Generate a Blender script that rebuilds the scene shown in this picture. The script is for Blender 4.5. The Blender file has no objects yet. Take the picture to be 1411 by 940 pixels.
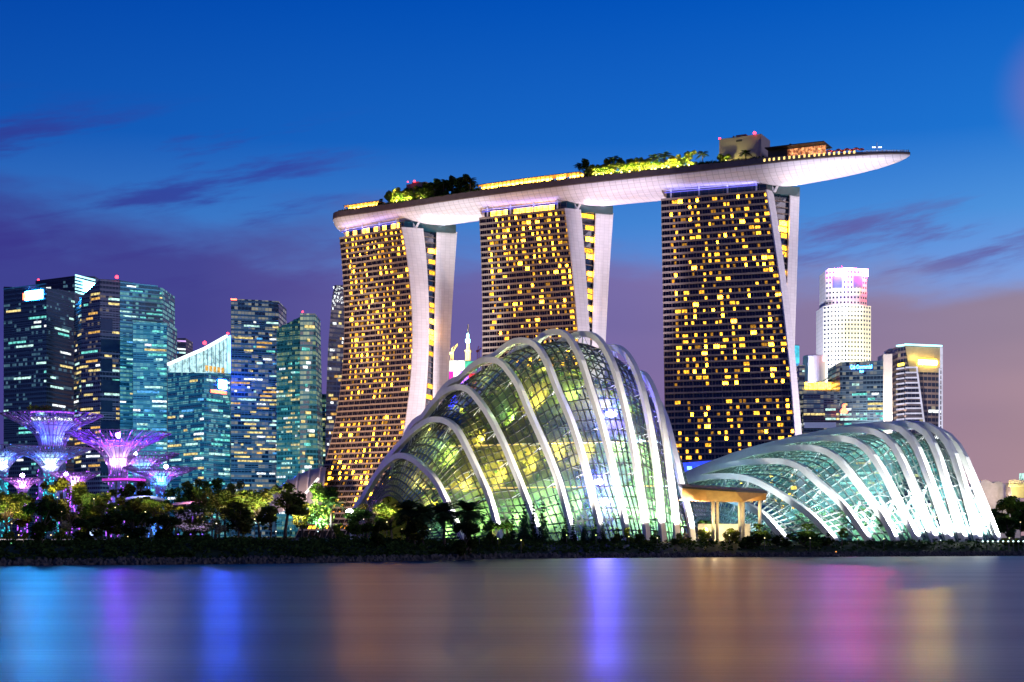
import bpy, math, random
import numpy as np
from mathutils import Vector, Matrix, noise
R = random.Random(11)
S = bpy.context.scene
COL = S.collection

# ------------------------------------------------------------------ camera
F, CX, HY, CZ = 2000.0, 705.5, 738.0, 5.0          # focal length in photo pixels, principal column, horizon row, eye height
cam_d = bpy.data.cameras.new('camera')
cam = bpy.data.objects.new('camera', cam_d); COL.objects.link(cam)
cam.location = (0, 0, CZ); cam.rotation_euler = (math.radians(90), 0, 0)
cam_d.sensor_width = 36; cam_d.lens = 36 * F / 1411
cam_d.shift_y = (HY - 470) / 1411
cam_d.clip_start = 1; cam_d.clip_end = 20000
S.camera = cam

# ------------------------------------------------------------------ dusk sky
def lin(r, g, b):
    f = lambda c: (c / 255 / 12.92) if c <= 10 else ((c / 255 + .055) / 1.055) ** 2.4
    return (f(r), f(g), f(b), 1)

W = bpy.data.worlds.new('World'); S.world = W; W.use_nodes = True
nt = W.node_tree; nt.nodes.clear()
class NT:
    """small helper for node graphs"""
    def __init__(s, tree): s.t = tree
    def n(s, typ, **kw):
        x = s.t.nodes.new(typ)
        for k, v in kw.items(): setattr(x, k, v)
        return x
    def put(s, sock, v):
        if v is None: return
        if hasattr(v, 'is_linked'): s.t.links.new(v, sock)
        else: sock.default_value = v
    def m(s, op, a, b=None, c=None, clamp=False):
        x = s.n('ShaderNodeMath', operation=op, use_clamp=clamp)
        for i, v in enumerate((a, b, c)): s.put(x.inputs[i], v)
        return x.outputs[0]
    def ramp(s, fac, stops, mode='LINEAR'):
        x = s.n('ShaderNodeValToRGB'); x.color_ramp.interpolation = mode
        e = x.color_ramp.elements
        while len(e) < len(stops): e.new(.5)
        for el, (p, c) in zip(e, stops): el.position = p; el.color = c
        s.put(x.inputs[0], fac); return x.outputs[0]
    def mix(s, fac, a, b, blend='MIX'):
        x = s.n('ShaderNodeMix', data_type='RGBA', blend_type=blend)
        s.put(x.inputs[0], fac); s.put(x.inputs[6], a); s.put(x.inputs[7], b); return x.outputs[2]
    def xyz(s, x, y, z):
        c = s.n('ShaderNodeCombineXYZ')
        for i, v in enumerate((x, y, z)): s.put(c.inputs[i], v)
        return c.outputs[0]
    def noise(s, vec, scale, detail=4, rough=.5, out=0):
        x = s.n('ShaderNodeTexNoise'); s.put(x.inputs['Vector'], vec)
        x.inputs['Scale'].default_value = scale; x.inputs['Detail'].default_value = detail; x.inputs['Roughness'].default_value = rough
        return x.outputs[out]
    def smooth(s, v, a, b):
        x = s.n('ShaderNodeMapRange', interpolation_type='SMOOTHSTEP')
        s.put(x.inputs[0], v); x.inputs[1].default_value = a; x.inputs[2].default_value = b; return x.outputs[0]

g = NT(nt)
tc = g.n('ShaderNodeTexCoord'); sp = g.n('ShaderNodeSeparateXYZ'); nt.links.new(tc.outputs['Generated'], sp.inputs[0])
dx, dy, dz = sp.outputs
hl = g.m('SQRT', g.m('ADD', g.m('MULTIPLY', dx, dx), g.m('MULTIPLY', dy, dy)))
el = g.m('DIVIDE', dz, g.m('MAXIMUM', hl, .001))          # tangent of the elevation
az = g.m('ARCTAN2', dx, dy)                                # bearing, 0 towards the hotel
clear = g.ramp(el, [(0, lin(150, 130, 172)), (.10, lin(128, 132, 200)), (.165, lin(104, 144, 218)), (.215, lin(66, 132, 212)),
                    (.27, lin(24, 104, 200)), (.37, lin(2, 82, 186)), (.6, lin(0, 58, 145)), (1, lin(0, 40, 105))])
tint = g.ramp(g.m('ADD', g.m('MULTIPLY', az, 1.3), .5), [(0, (.62, .66, .78, 1)), (.35, (.86, .88, .92, 1)), (.6, (1, 1, 1, 1)), (.8, (1.22, 1.14, 1.06, 1)), (1, (1.5, 1.3, 1.12, 1))])
clear = g.mix(1, clear, tint, 'MULTIPLY')
cv = g.xyz(g.m('MULTIPLY', az, 5.5), g.m('MULTIPLY', el, 17), 3.7)
n1 = g.noise(cv, 1.1, 6, .52)
n2 = g.noise(g.xyz(g.m('MULTIPLY', az, 4.2), g.m('ADD', g.m('MULTIPLY', el, 26), g.m('MULTIPLY', az, -5.0)), 9.1), 1.9, 8, .60)
n3 = g.noise(g.xyz(g.m('MULTIPLY', az, 2.0), g.m('MULTIPLY', el, 9), 1.3), 1.4, 3, .5)
# low cloud bank: its top sinks towards the right
top = g.m('ADD', g.m('MULTIPLY', az, -.085), .199)
edge = g.m('SUBTRACT', g.m('ADD', top, g.m('MULTIPLY', g.m('SUBTRACT', n1, .5), .11)), el)
bank = g.smooth(edge, -.016, .030)
lowc = g.ramp(g.m('ADD', g.m('MULTIPLY', az, 1.3), .5), [(0, lin(62, 58, 140)), (.22, lin(70, 62, 138)), (.44, lin(106, 92, 154)), (.6, lin(124, 106, 160)), (.8, lin(144, 122, 150)), (1, lin(164, 140, 146))])
glow = g.ramp(el, [(0, (1.2, 1.06, .96, 1)), (.07, (1.1, 1.0, .94, 1)), (.14, (.97, .97, 1.0, 1)), (.24, (.82, .9, 1.05, 1))])
lowc = g.mix(1, lowc, glow, 'MULTIPLY')
var = g.ramp(n3, [(.3, (.84, .86, .92, 1)), (.7, (1.14, 1.1, 1.06, 1))])
lowc = g.mix(1, lowc, var, 'MULTIPLY')
# thin torn wisps above the bank, on both sides
band = g.m('MULTIPLY', g.smooth(el, .145, .19), g.m('SUBTRACT', 1.0, g.smooth(el, .262, .30)))
side = g.m('SUBTRACT', 1.0, g.m('MULTIPLY', g.smooth(az, -.17, -.06), g.m('SUBTRACT', 1.0, g.m('MULTIPLY', g.smooth(az, .15, .22), g.m('SUBTRACT', 1.0, g.smooth(el, .205, .235))))))
wisp = g.m('MULTIPLY', g.m('MULTIPLY', g.smooth(n2, .455, .65), band), side)
wispc = g.ramp(g.m('ADD', g.m('MULTIPLY', az, 1.3), .5), [(0, lin(46, 58, 146)), (.3, lin(52, 66, 158)), (.7, lin(92, 88, 160)), (1, lin(100, 92, 160))])
colr = g.mix(g.m('MULTIPLY', wisp, .85), clear, wispc)
colr = g.mix(g.m('MULTIPLY', bank, .90), colr, lowc)
# a faint pink patch at the upper right
rd = g.m('SQRT', g.m('ADD', g.m('POWER', g.m('SUBTRACT', az, .372), 2.0), g.m('POWER', g.m('SUBTRACT', el, .288), 2.0)))
patch = g.m('MULTIPLY', g.m('SUBTRACT', 1.0, g.smooth(rd, .0, .056)), .5)
colr = g.mix(patch, colr, lin(176, 120, 150))
below = g.smooth(el, -.02, -.10)
colr = g.mix(below, colr, (.03, .035, .07, 1))
bg = g.n('ShaderNodeBackground'); bg.inputs['Strength'].default_value = 1.0
nt.links.new(colr, bg.inputs[0]); wo = g.n('ShaderNodeOutputWorld'); nt.links.new(bg.outputs[0], wo.inputs[0])

# afterglow: one weak, very wide, slightly warm sun low on the right, behind the camera's shoulder
sun_d = bpy.data.lights.new('afterglow', 'SUN'); sun_d.energy = .55; sun_d.angle = math.radians(25); sun_d.color = (1, .80, .88)
sun = bpy.data.objects.new('afterglow', sun_d); COL.objects.link(sun)
sun.rotation_euler = Vector((-.93, .30, -.22)).to_track_quat('-Z', 'Y').to_euler()

S.view_settings.view_transform = 'Standard'; S.view_settings.look = 'None'
S.view_settings.exposure = 0; S.view_settings.gamma = 1; S.view_settings.use_curve_mapping = False
S.render.engine = 'CYCLES'
cy = S.cycles
cy.use_denoising = True; cy.max_bounces = 6; cy.diffuse_bounces = 2; cy.glossy_bounces = 3; cy.transmission_bounces = 2
cy.transparent_max_bounces = 10; cy.caustics_reflective = False; cy.caustics_refractive = False
cy.sample_clamp_indirect = 6; cy.use_light_tree = True

# ------------------------------------------------------------------ helpers
def at(px, py, Y):
    return Vector(((px - CX) * Y / F, Y, CZ + (HY - py) * Y / F))
def gx(px, Y): return (px - CX) * Y / F
def zy(py, Y): return CZ + (HY - py) * Y / F

ORG = {}
def link(o, parent=None):
    COL.objects.link(o)
    if parent is not None: o.parent = parent
    return o

class MB:
    """collects shapes for ONE mesh object"""
    def __init__(s): s.v = []; s.f = []; s.m = []; s.uv = []; s.smooth = False
    def face(s, pts, mi=0, uv=None):
        i = len(s.v); s.v.extend([tuple(p) for p in pts]); s.f.append(tuple(range(i, i + len(pts)))); s.m.append(mi)
        s.uv.append(uv)
        return s
    def mesh(s, verts, faces, mi=0):
        i = len(s.v); s.v.extend([tuple(p) for p in verts])
        for f in faces: s.f.append(tuple(i + k for k in f)); s.m.append(mi); s.uv.append(None)
        return s
    def hexa(s, b, t, mi=0):
        """b, t: four bottom and four top corners, counter-clockwise seen from above"""
        i = len(s.v); s.v.extend([tuple(p) for p in b] + [tuple(p) for p in t])
        for f in ((3, 2, 1, 0), (4, 5, 6, 7), (0, 1, 5, 4), (1, 2, 6, 5), (2, 3, 7, 6), (3, 0, 4, 7)):
            s.f.append(tuple(i + k for k in f)); s.m.append(mi); s.uv.append(None)
        return s
    def box(s, c, sx, sy, sz, mi=0, rz=0):
        ca, sa = math.cos(rz), math.sin(rz); c = Vector(c)
        q = [(-1, -1), (1, -1), (1, 1), (-1, 1)]
        pt = lambda a, b, h: c + Vector((a * sx / 2 * ca - b * sy / 2 * sa, a * sx / 2 * sa + b * sy / 2 * ca, h))
        return s.hexa([pt(a, b, -sz / 2) for a, b in q], [pt(a, b, sz / 2) for a, b in q], mi)
    def bar(s, p, q, w, h=None, up=Vector((0, 0, 1)), mi=0):
        p, q = Vector(p), Vector(q); d = (q - p)
        if d.length < 1e-6: return s
        d.normalize(); u = d.cross(Vector(up))
        if u.length < 1e-4: u = d.cross(Vector((1, 0, 0)))
        u.normalize(); k = u.cross(d); h = w if h is None else h
        c = [(-1, -1), (1, -1), (1, 1), (-1, 1)]
        return s.hexa([p + u * a * w / 2 + k * b * h / 2 for a, b in c][::-1], [q + u * a * w / 2 + k * b * h / 2 for a, b in c][::-1], mi)
    def sweep(s, pts, w, h, nrm, mi=0, cap=True):
        """rectangular section along pts; nrm(i) = outward direction of the depth h; w, h may be functions of i"""
        n = len(pts); base = len(s.v)
        for i, p in enumerate(pts):
            t = (pts[min(i + 1, n - 1)] - pts[max(i - 1, 0)]).normalized()
            o = nrm(i) if callable(nrm) else nrm
            u = t.cross(o).normalized(); o2 = u.cross(t).normalized()
            ww = w(i) if callable(w) else w; hh = h(i) if callable(h) else h
            for a, b in ((-1, -1), (1, -1), (1, 1), (-1, 1)): s.v.append(tuple(p + u * a * ww / 2 + o2 * b * hh / 2))
        for i in range(n - 1):
            for k in range(4):
                a = base + i * 4 + k; b = base + i * 4 + (k + 1) % 4
                s.f.append((a, b, b + 4, a + 4)); s.m.append(mi); s.uv.append(None)
        if cap:
            e = base + (n - 1) * 4
            s.f += [(base + 3, base + 2, base + 1, base), (e, e + 1, e + 2, e + 3)]; s.m += [mi, mi]; s.uv += [None, None]
        return s
    def tube(s, pts, rad, seg=8, mi=0, cap=True):
        n = len(pts); base = len(s.v); pts = [Vector(p) for p in pts]
        ref = Vector((.31, .87, .2))
        for i, p in enumerate(pts):
            t = (pts[min(i + 1, n - 1)] - pts[max(i - 1, 0)]).normalized()
            u = t.cross(ref); u.normalize(); v = t.cross(u)
            r = rad[i] if isinstance(rad, (list, tuple)) else rad
            for k in range(seg):
                a = 2 * math.pi * k / seg; s.v.append(tuple(p + (u * math.cos(a) + v * math.sin(a)) * r))
        for i in range(n - 1):
            for k in range(seg):
                a = base + i * seg + k; b = base + i * seg + (k + 1) % seg
                s.f.append((a, b, b + seg, a + seg)); s.m.append(mi); s.uv.append(None)
        if cap:
            s.f.append(tuple(base + k for k in range(seg))[::-1]); s.m.append(mi); s.uv.append(None)
            s.f.append(tuple(base + (n - 1) * seg + k for k in range(seg))); s.m.append(mi); s.uv.append(None)
        return s
    def lathe(s, c, prof, seg=16, mi=0):
        c = Vector(c); base = len(s.v)
        for r, z in prof:
            for k in range(seg):
                a = 2 * math.pi * k / seg; s.v.append((c.x + r * math.cos(a), c.y + r * math.sin(a), c.z + z))
        for i in range(len(prof) - 1):
            for k in range(seg):
                a = base + i * seg + k; b = base + i * seg + (k + 1) % seg
                s.f.append((a, b, b + seg, a + seg)); s.m.append(mi); s.uv.append(None)
        s.f.append(tuple(base + k for k in range(seg))[::-1]); s.m.append(mi); s.uv.append(None)
        e = base + (len(prof) - 1) * seg
        s.f.append(tuple(e + k for k in range(seg))); s.m.append(mi); s.uv.append(None)
        return s
    def grid(s, rows, mi=0, uvf=None):
        """rows: list of equal-length point lists"""
        base = len(s.v); n = len(rows[0])
        for r in rows: s.v.extend([tuple(p) for p in r])
        for i in range(len(rows) - 1):
            for k in range(n - 1):
                a = base + i * n + k
                s.f.append((a, a + 1, a + n + 1, a + n)); s.m.append(mi); s.uv.append(uvf(i, k) if uvf else None)
        return s
    def build(s, name, mats, parent=None, smooth=False):
        mats = mats if isinstance(mats, (list, tuple)) else [mats]
        org = ORG.get(parent, Vector((0, 0, 0))) if parent is not None else Vector((0, 0, 0))
        me = bpy.data.meshes.new(name)
        me.from_pydata([(v[0] - org.x, v[1] - org.y, v[2] - org.z) for v in s.v], [], s.f)
        for m in mats: me.materials.append(m)
        me.polygons.foreach_set('material_index', s.m)
        if smooth: me.polygons.foreach_set('use_smooth', [True] * len(s.f))
        if any(u is not None for u in s.uv):
            L = me.uv_layers.new(name='UVMap'); data = []
            for f, u in zip(s.f, s.uv):
                for k in range(len(f)): data.extend(u[k] if u is not None else (0.0, 0.0))
            L.data.foreach_set('uv', data)
        me.update()
        o = bpy.data.objects.new(name, me); link(o, parent); ORG[o] = org
        return o

def tag(o, label=None, cat=None, group=None, kind=None):
    if label: o['label'] = label
    if cat: o['category'] = cat
    if group: o['group'] = group
    if kind: o['kind'] = kind
    return o
def thing(name, label, cat, loc, group=None):
    o = bpy.data.objects.new(name, None); o.location = loc; o.empty_display_size = 1; COL.objects.link(o)
    ORG[o] = Vector(loc); return tag(o, label, cat, group)
def copy_tree(o, parent=None):
    c = o.copy(); COL.objects.link(c)
    if parent is not None: c.parent = parent
    for ch in list(o.children): copy_tree(ch, c)
    return c
def lamp(name, typ, loc, power, color=(1, 1, 1), aim=None, size=.5, parent=None, cone=60, blend=.5, sy=None):
    d = bpy.data.lights.new(name, typ); d.energy = power; d.color = color
    if typ == 'AREA':
        d.size = size
        if sy: d.shape = 'RECTANGLE'; d.size_y = sy
    else: d.shadow_soft_size = size
    if typ == 'SPOT': d.spot_size = math.radians(cone); d.spot_blend = blend
    o = bpy.data.objects.new(name, d); COL.objects.link(o)
    loc = Vector(loc)
    if aim is not None: o.rotation_euler = (Vector(aim) - loc).to_track_quat('-Z', 'Y').to_euler()
    if parent is not None: o.parent = parent; o.location = loc - ORG[parent]
    else: o.location = loc
    return o

# ------------------------------------------------------------------ materials
def mat(name, base, rough=.6, metal=0, spec=.5, vary=.15, vscale=.4, bump=0, bscale=2):
    m = bpy.data.materials.new(name); m.use_nodes = True; t = m.node_tree; h = NT(t)
    b = t.nodes['Principled BSDF']; b.inputs['Roughness'].default_value = rough; b.inputs['Metallic'].default_value = metal
    b.inputs['Specular IOR Level'].default_value = spec
    tcn = h.n('ShaderNodeTexCoord')
    if vary:
        f = h.noise(tcn.outputs['Object'], vscale, 5, .6)
        c = h.ramp(f, [(.25, tuple(x * (1 - vary) for x in base[:3]) + (1,)), (.75, tuple(min(1, x * (1 + vary)) for x in base[:3]) + (1,))])
        t.links.new(c, b.inputs['Base Color'])
    else: b.inputs['Base Color'].default_value = tuple(base[:3]) + (1,)
    if bump:
        bn = h.n('ShaderNodeBump'); bn.inputs['Strength'].default_value = bump
        t.links.new(h.noise(tcn.outputs['Object'], bscale, 5, .6), bn.inputs['Height']); t.links.new(bn.outputs[0], b.inputs['Normal'])
    return m
def glowmat(name, col, strength, vary=.5, vscale=.7, lo=None):
    """a lit thing: lamp, sign or lit room behind a window; rooms are not evenly bright"""
    m = bpy.data.materials.new(name); m.use_nodes = True; t = m.node_tree; h = NT(t); t.nodes.clear()
    e = h.n('ShaderNodeEmission'); e.inputs[0].default_value = tuple(col[:3]) + (1,)
    if vary:
        tcn = h.n('ShaderNodeTexCoord'); f = h.noise(tcn.outputs['Object'], vscale, 3, .6)
        v = h.ramp(f, [(.3, (1 - vary,) * 3 + (1,)), (.68, (1 + vary,) * 3 + (1,))])
        t.links.new(h.m('MULTIPLY', v, strength), e.inputs[1])
        if lo:
            c = h.ramp(f, [(.35, tuple(lo[:3]) + (1,)), (.62, tuple(col[:3]) + (1,))]); t.links.new(c, e.inputs[0])
    else: e.inputs[1].default_value = strength
    o = h.n('ShaderNodeOutputMaterial'); t.links.new(e.outputs[0], o.inputs[0])
    return m
def officemat(name, glass, spandrel, bay, floor, lit, prob, dim=.25, split=.38, rough=.18):
    """curtain wall in metres of facade: spandrel strips, dark glass, and a scatter of dimly lit rooms"""
    m = bpy.data.materials.new(name); m.use_nodes = True; t = m.node_tree; h = NT(t)
    b = t.nodes['Principled BSDF']
    uv = h.n('ShaderNodeUVMap'); sx = h.n('ShaderNodeSeparateXYZ'); t.links.new(uv.outputs[0], sx.inputs[0])
    u = h.m('DIVIDE', sx.outputs[0], bay); v = h.m('DIVIDE', sx.outputs[1], floor)
    fu, fv = h.m('FLOOR', u), h.m('FLOOR', v); gu, gv = h.m('FRACT', u), h.m('FRACT', v)
    wn = h.n('ShaderNodeTexWhiteNoise', noise_dimensions='2D'); t.links.new(h.xyz(fu, fv, 0), wn.inputs['Vector'])
    rn = h.n('ShaderNodeTexWhiteNoise', noise_dimensions='2D'); t.links.new(h.xyz(h.m('FLOOR', h.m('DIVIDE', fu, 6.0)), fv, 0), rn.inputs['Vector'])
    pane = h.m('MULTIPLY', h.m('GREATER_THAN', gv, split), h.m('GREATER_THAN', gu, .1))
    r = h.m('ADD', h.m('MULTIPLY', wn.outputs[0], .45), h.m('MULTIPLY', rn.outputs[0], .55))
    on = h.m('GREATER_THAN', r, 1 - prob)
    br = h.m('MULTIPLY', h.m('MULTIPLY', on, pane), h.m('ADD', .35, h.m('MULTIPLY', wn.outputs[0], .9)))
    base = h.mix(pane, tuple(spandrel) + (1,), tuple(glass) + (1,))
    t.links.new(base, b.inputs['Base Color'])
    t.links.new(h.m('MULTIPLY_ADD', pane, rough - .5, .5), b.inputs['Roughness'])
    rgb = h.ramp(wn.outputs[0], [(0, tuple(lit[0]) + (1,)), (1, tuple(lit[1]) + (1,))])
    t.links.new(rgb, b.inputs['Emission Color'])
    t.links.new(h.m('MULTIPLY', br, dim), b.inputs['Emission Strength'])
    return m
def panelmat(name, base, rough, sx, sz, line=.12, metal=0):
    """cladding panels: thin joint lines, slight tone differences from panel to panel, on the facade's own UV metres"""
    m = bpy.data.materials.new(name); m.use_nodes = True; t = m.node_tree; h = NT(t); b = t.nodes['Principled BSDF']
    b.inputs['Roughness'].default_value = rough; b.inputs['Metallic'].default_value = metal
    uv = h.n('ShaderNodeUVMap'); s = h.n('ShaderNodeSeparateXYZ'); t.links.new(uv.outputs[0], s.inputs[0])
    u = h.m('DIVIDE', s.outputs[0], sx); v = h.m('DIVIDE', s.outputs[1], sz)
    wn = h.n('ShaderNodeTexWhiteNoise', noise_dimensions='2D'); t.links.new(h.xyz(h.m('FLOOR', u), h.m('FLOOR', v), 0), wn.inputs['Vector'])
    j = h.m('MULTIPLY', h.m('GREATER_THAN', h.m('FRACT', u), line), h.m('GREATER_THAN', h.m('FRACT', v), line))
    tone = h.m('MULTIPLY', h.m('ADD', .91, h.m('MULTIPLY', wn.outputs[0], .09)), h.m('MULTIPLY_ADD', j, .28, .72))
    c = h.mix(1, tuple(base) + (1,), h.xyz(tone, tone, tone), 'MULTIPLY')
    t.links.new(c, b.inputs['Base Color']); return m
def thinglass(name, clear, tintc, refl=.12, film=.0, filmc=(.1, .3, .3)):
    """thin glazing: mostly see-through, a little mirror, a little coated film"""
    m = bpy.data.materials.new(name); m.use_nodes = True; t = m.node_tree; h = NT(t); t.nodes.clear()
    tr = h.n('ShaderNodeBsdfTransparent'); tr.inputs[0].default_value = tuple(tintc) + (1,)
    gl = h.n('ShaderNodeBsdfGlossy'); gl.inputs['Roughness'].default_value = .08; gl.inputs[0].default_value = (.9, .95, 1, 1)
    df = h.n('ShaderNodeBsdfDiffuse'); tl = h.n('ShaderNodeBsdfTranslucent')
    for x in (df, tl): x.inputs[0].default_value = tuple(filmc) + (1,)
    def mx(f, a, b):
        x = h.n('ShaderNodeMixShader'); h.put(x.inputs[0], f); t.links.new(a.outputs[0], x.inputs[1]); t.links.new(b.outputs[0], x.inputs[2]); return x
    lw = h.n('ShaderNodeLayerWeight'); lw.inputs[0].default_value = .25
    fac = h.m('MULTIPLY_ADD', lw.outputs[0], .5, refl, clamp=True)
    fl = mx(.5, df, tl); a = mx(film, tr, fl); c = mx(fac, a, gl)
    o = h.n('ShaderNodeOutputMaterial'); t.links.new(c.outputs[0], o.inputs[0]); return m

# ================================================================== SETTING: water, ground
SHORE = [(-3000, 215), (-200, 236), (0, 238), (200, 247), (440, 263), (560, 285), (700, 312), (850, 324), (1000, 333), (1200, 345), (1411, 357), (1700, 372), (4000, 420)]
_sx = [gx(p, y) for p, y in SHORE]; _sy = [y for p, y in SHORE]
def shore(x): return float(np.interp(x, _sx, _sy))
def ground_z(x, y):
    d = y - shore(x)
    z = float(np.interp(d, [-30, -8, 0, 1.5, 5, 12, 22, 40, 80, 9000], [-4, -1.2, -.1, .5, 1.3, 2.3, 3.1, 3.5, 3.6, 3.6]))
    if 0 < d < 60: z += .22 * noise.noise(Vector((x * .12, y * .12, 0))) + .10 * noise.noise(Vector((x * .5, y * .5, 3)))
    return z
mb = MB()
xs = sorted(set([-6000, -3000, -1500, -800, -400, -250] + list(np.arange(-170, 330, 2.5)) + [400, 600, 1000, 2000, 4000, 6000]))
ds = [-30, -12, -5, -2, -.6, 0, .8, 1.6, 3, 4.5, 6.5, 9, 12, 16, 20, 26, 33, 42, 55, 80, 120, 200, 400, 900, 2500, 9000]
rows = []
for d in ds: rows.append([(x, shore(x) + d, ground_z(x, shore(x) + d)) for x in xs])
mb.grid(rows)
def groundmat():
    m = mat('bank_soil', (.02, .035, .012), .95, vary=.5, vscale=.35, bump=.5, bscale=1.3, spec=.15)
    t = m.node_tree; h = NT(t); b = t.nodes['Principled BSDF']
    geo = h.n('ShaderNodeNewGeometry'); s = h.n('ShaderNodeSeparateXYZ'); t.links.new(geo.outputs['Position'], s.inputs[0])
    n = h.noise(geo.outputs['Position'], .8, 6, .7)
    grass = h.ramp(n, [(.3, (.008, .016, .006, 1)), (.55, (.022, .042, .012, 1)), (.8, (.04, .05, .02, 1))])
    rock = h.ramp(h.noise(geo.outputs['Position'], 2.5, 4, .6), [(.35, (.012, .012, .013, 1)), (.7, (.05, .048, .045, 1))])
    f = h.smooth(h.m('ADD', s.outputs[2], h.m('MULTIPLY', n, .8)), 1.0, 1.7)
    t.links.new(h.mix(f, rock, grass), b.inputs['Base Color']); return m
ground = tag(mb.build('ground', groundmat(), smooth=True), kind='structure')

def watermat():
    m = bpy.data.materials.new('channel_water'); m.use_nodes = True; t = m.node_tree; h = NT(t); b = t.nodes['Principled BSDF']
    b.inputs['Base Color'].default_value = (.006, .014, .035, 1); b.inputs['IOR'].default_value = 1.33
    b.inputs['Specular IOR Level'].default_value = .5
    geo = h.n('ShaderNodeNewGeometry'); s = h.n('ShaderNodeSeparateXYZ'); t.links.new(geo.outputs['Position'], s.inputs[0])
    # long low ripples that run along the channel
    v = h.xyz(h.m('MULTIPLY', s.outputs[0], .06), h.m('MULTIPLY', s.outputs[1], .9), 0)
    v2 = h.xyz(h.m('MULTIPLY', s.outputs[0], .012), h.m('MULTIPLY', s.outputs[1], .09), 4)
    a = h.noise(v, 1.0, 6, .62); c = h.noise(v2, 1.0, 3, .5)
    bn = h.n('ShaderNodeBump'); bn.inputs['Strength'].default_value = .42; bn.inputs['Distance'].default_value = .12
    t.links.new(h.m('ADD', a, h.m('MULTIPLY', c, 1.6)), bn.inputs['Height']); t.links.new(bn.outputs[0], b.inputs['Normal'])
    t.links.new(h.m('MULTIPLY_ADD', c, .14, .255), b.inputs['Roughness'])
    return m
mb = MB(); mb.grid([[(x, y, 0) for x in (-6000, -600, -200, 0, 200, 600, 6000)] for y in (-400, 0, 60, 120, 200, 300, 450)])
water = tag(mb.build('water', watermat()), kind='structure')

# ================================================================== HOTEL: three towers and the long roof terrace
M_ledge = mat('balcony_concrete', (.30, .235, .20), .75, vary=.18, vscale=.5)
M_fin = panelmat('white_end_cladding', (.80, .77, .78), .45, 3.0, 1.72, .05)
M_dark = mat('dark_room_glass', (.006, .008, .013), .12, spec=.7, vary=.4, vscale=.3)
M_party = mat('party_wall', (.17, .13, .11), .8)
M_steel = mat('white_steel', (.78, .78, .78), .4, vary=.06)
M_strut = mat('grey_steel_strut', (.42, .43, .43), .45, vary=.06)
M_crown = mat('teal_crown_glass', (.01, .05, .055), .12, spec=.8, vary=.3)
M_wy = [glowmat('hotel_window_amber', (1, .47, .03), 1.9, .85, 1.3, (.9, .32, .02)), glowmat('hotel_window_yellow', (1, .48, .035), 3.4, .8, 1.3, (1, .42, .025)),
        glowmat('hotel_window_bright', (1, .42, .012), 42.0, .75, 1.3, (1, .36, .01)), glowmat('hotel_window_dim', (.95, .42, .04), .5, .7, .9)]
M_crownlit = glowmat('lit_crown_room', (1, .48, .03), 14.0, .8, .35, (.8, .35, .03))
M_violet = glowmat('violet_light_tube', (.20, .19, 1.0), .9, .25, .2)
ZT = 195.0; ZG = 3.0

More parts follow.
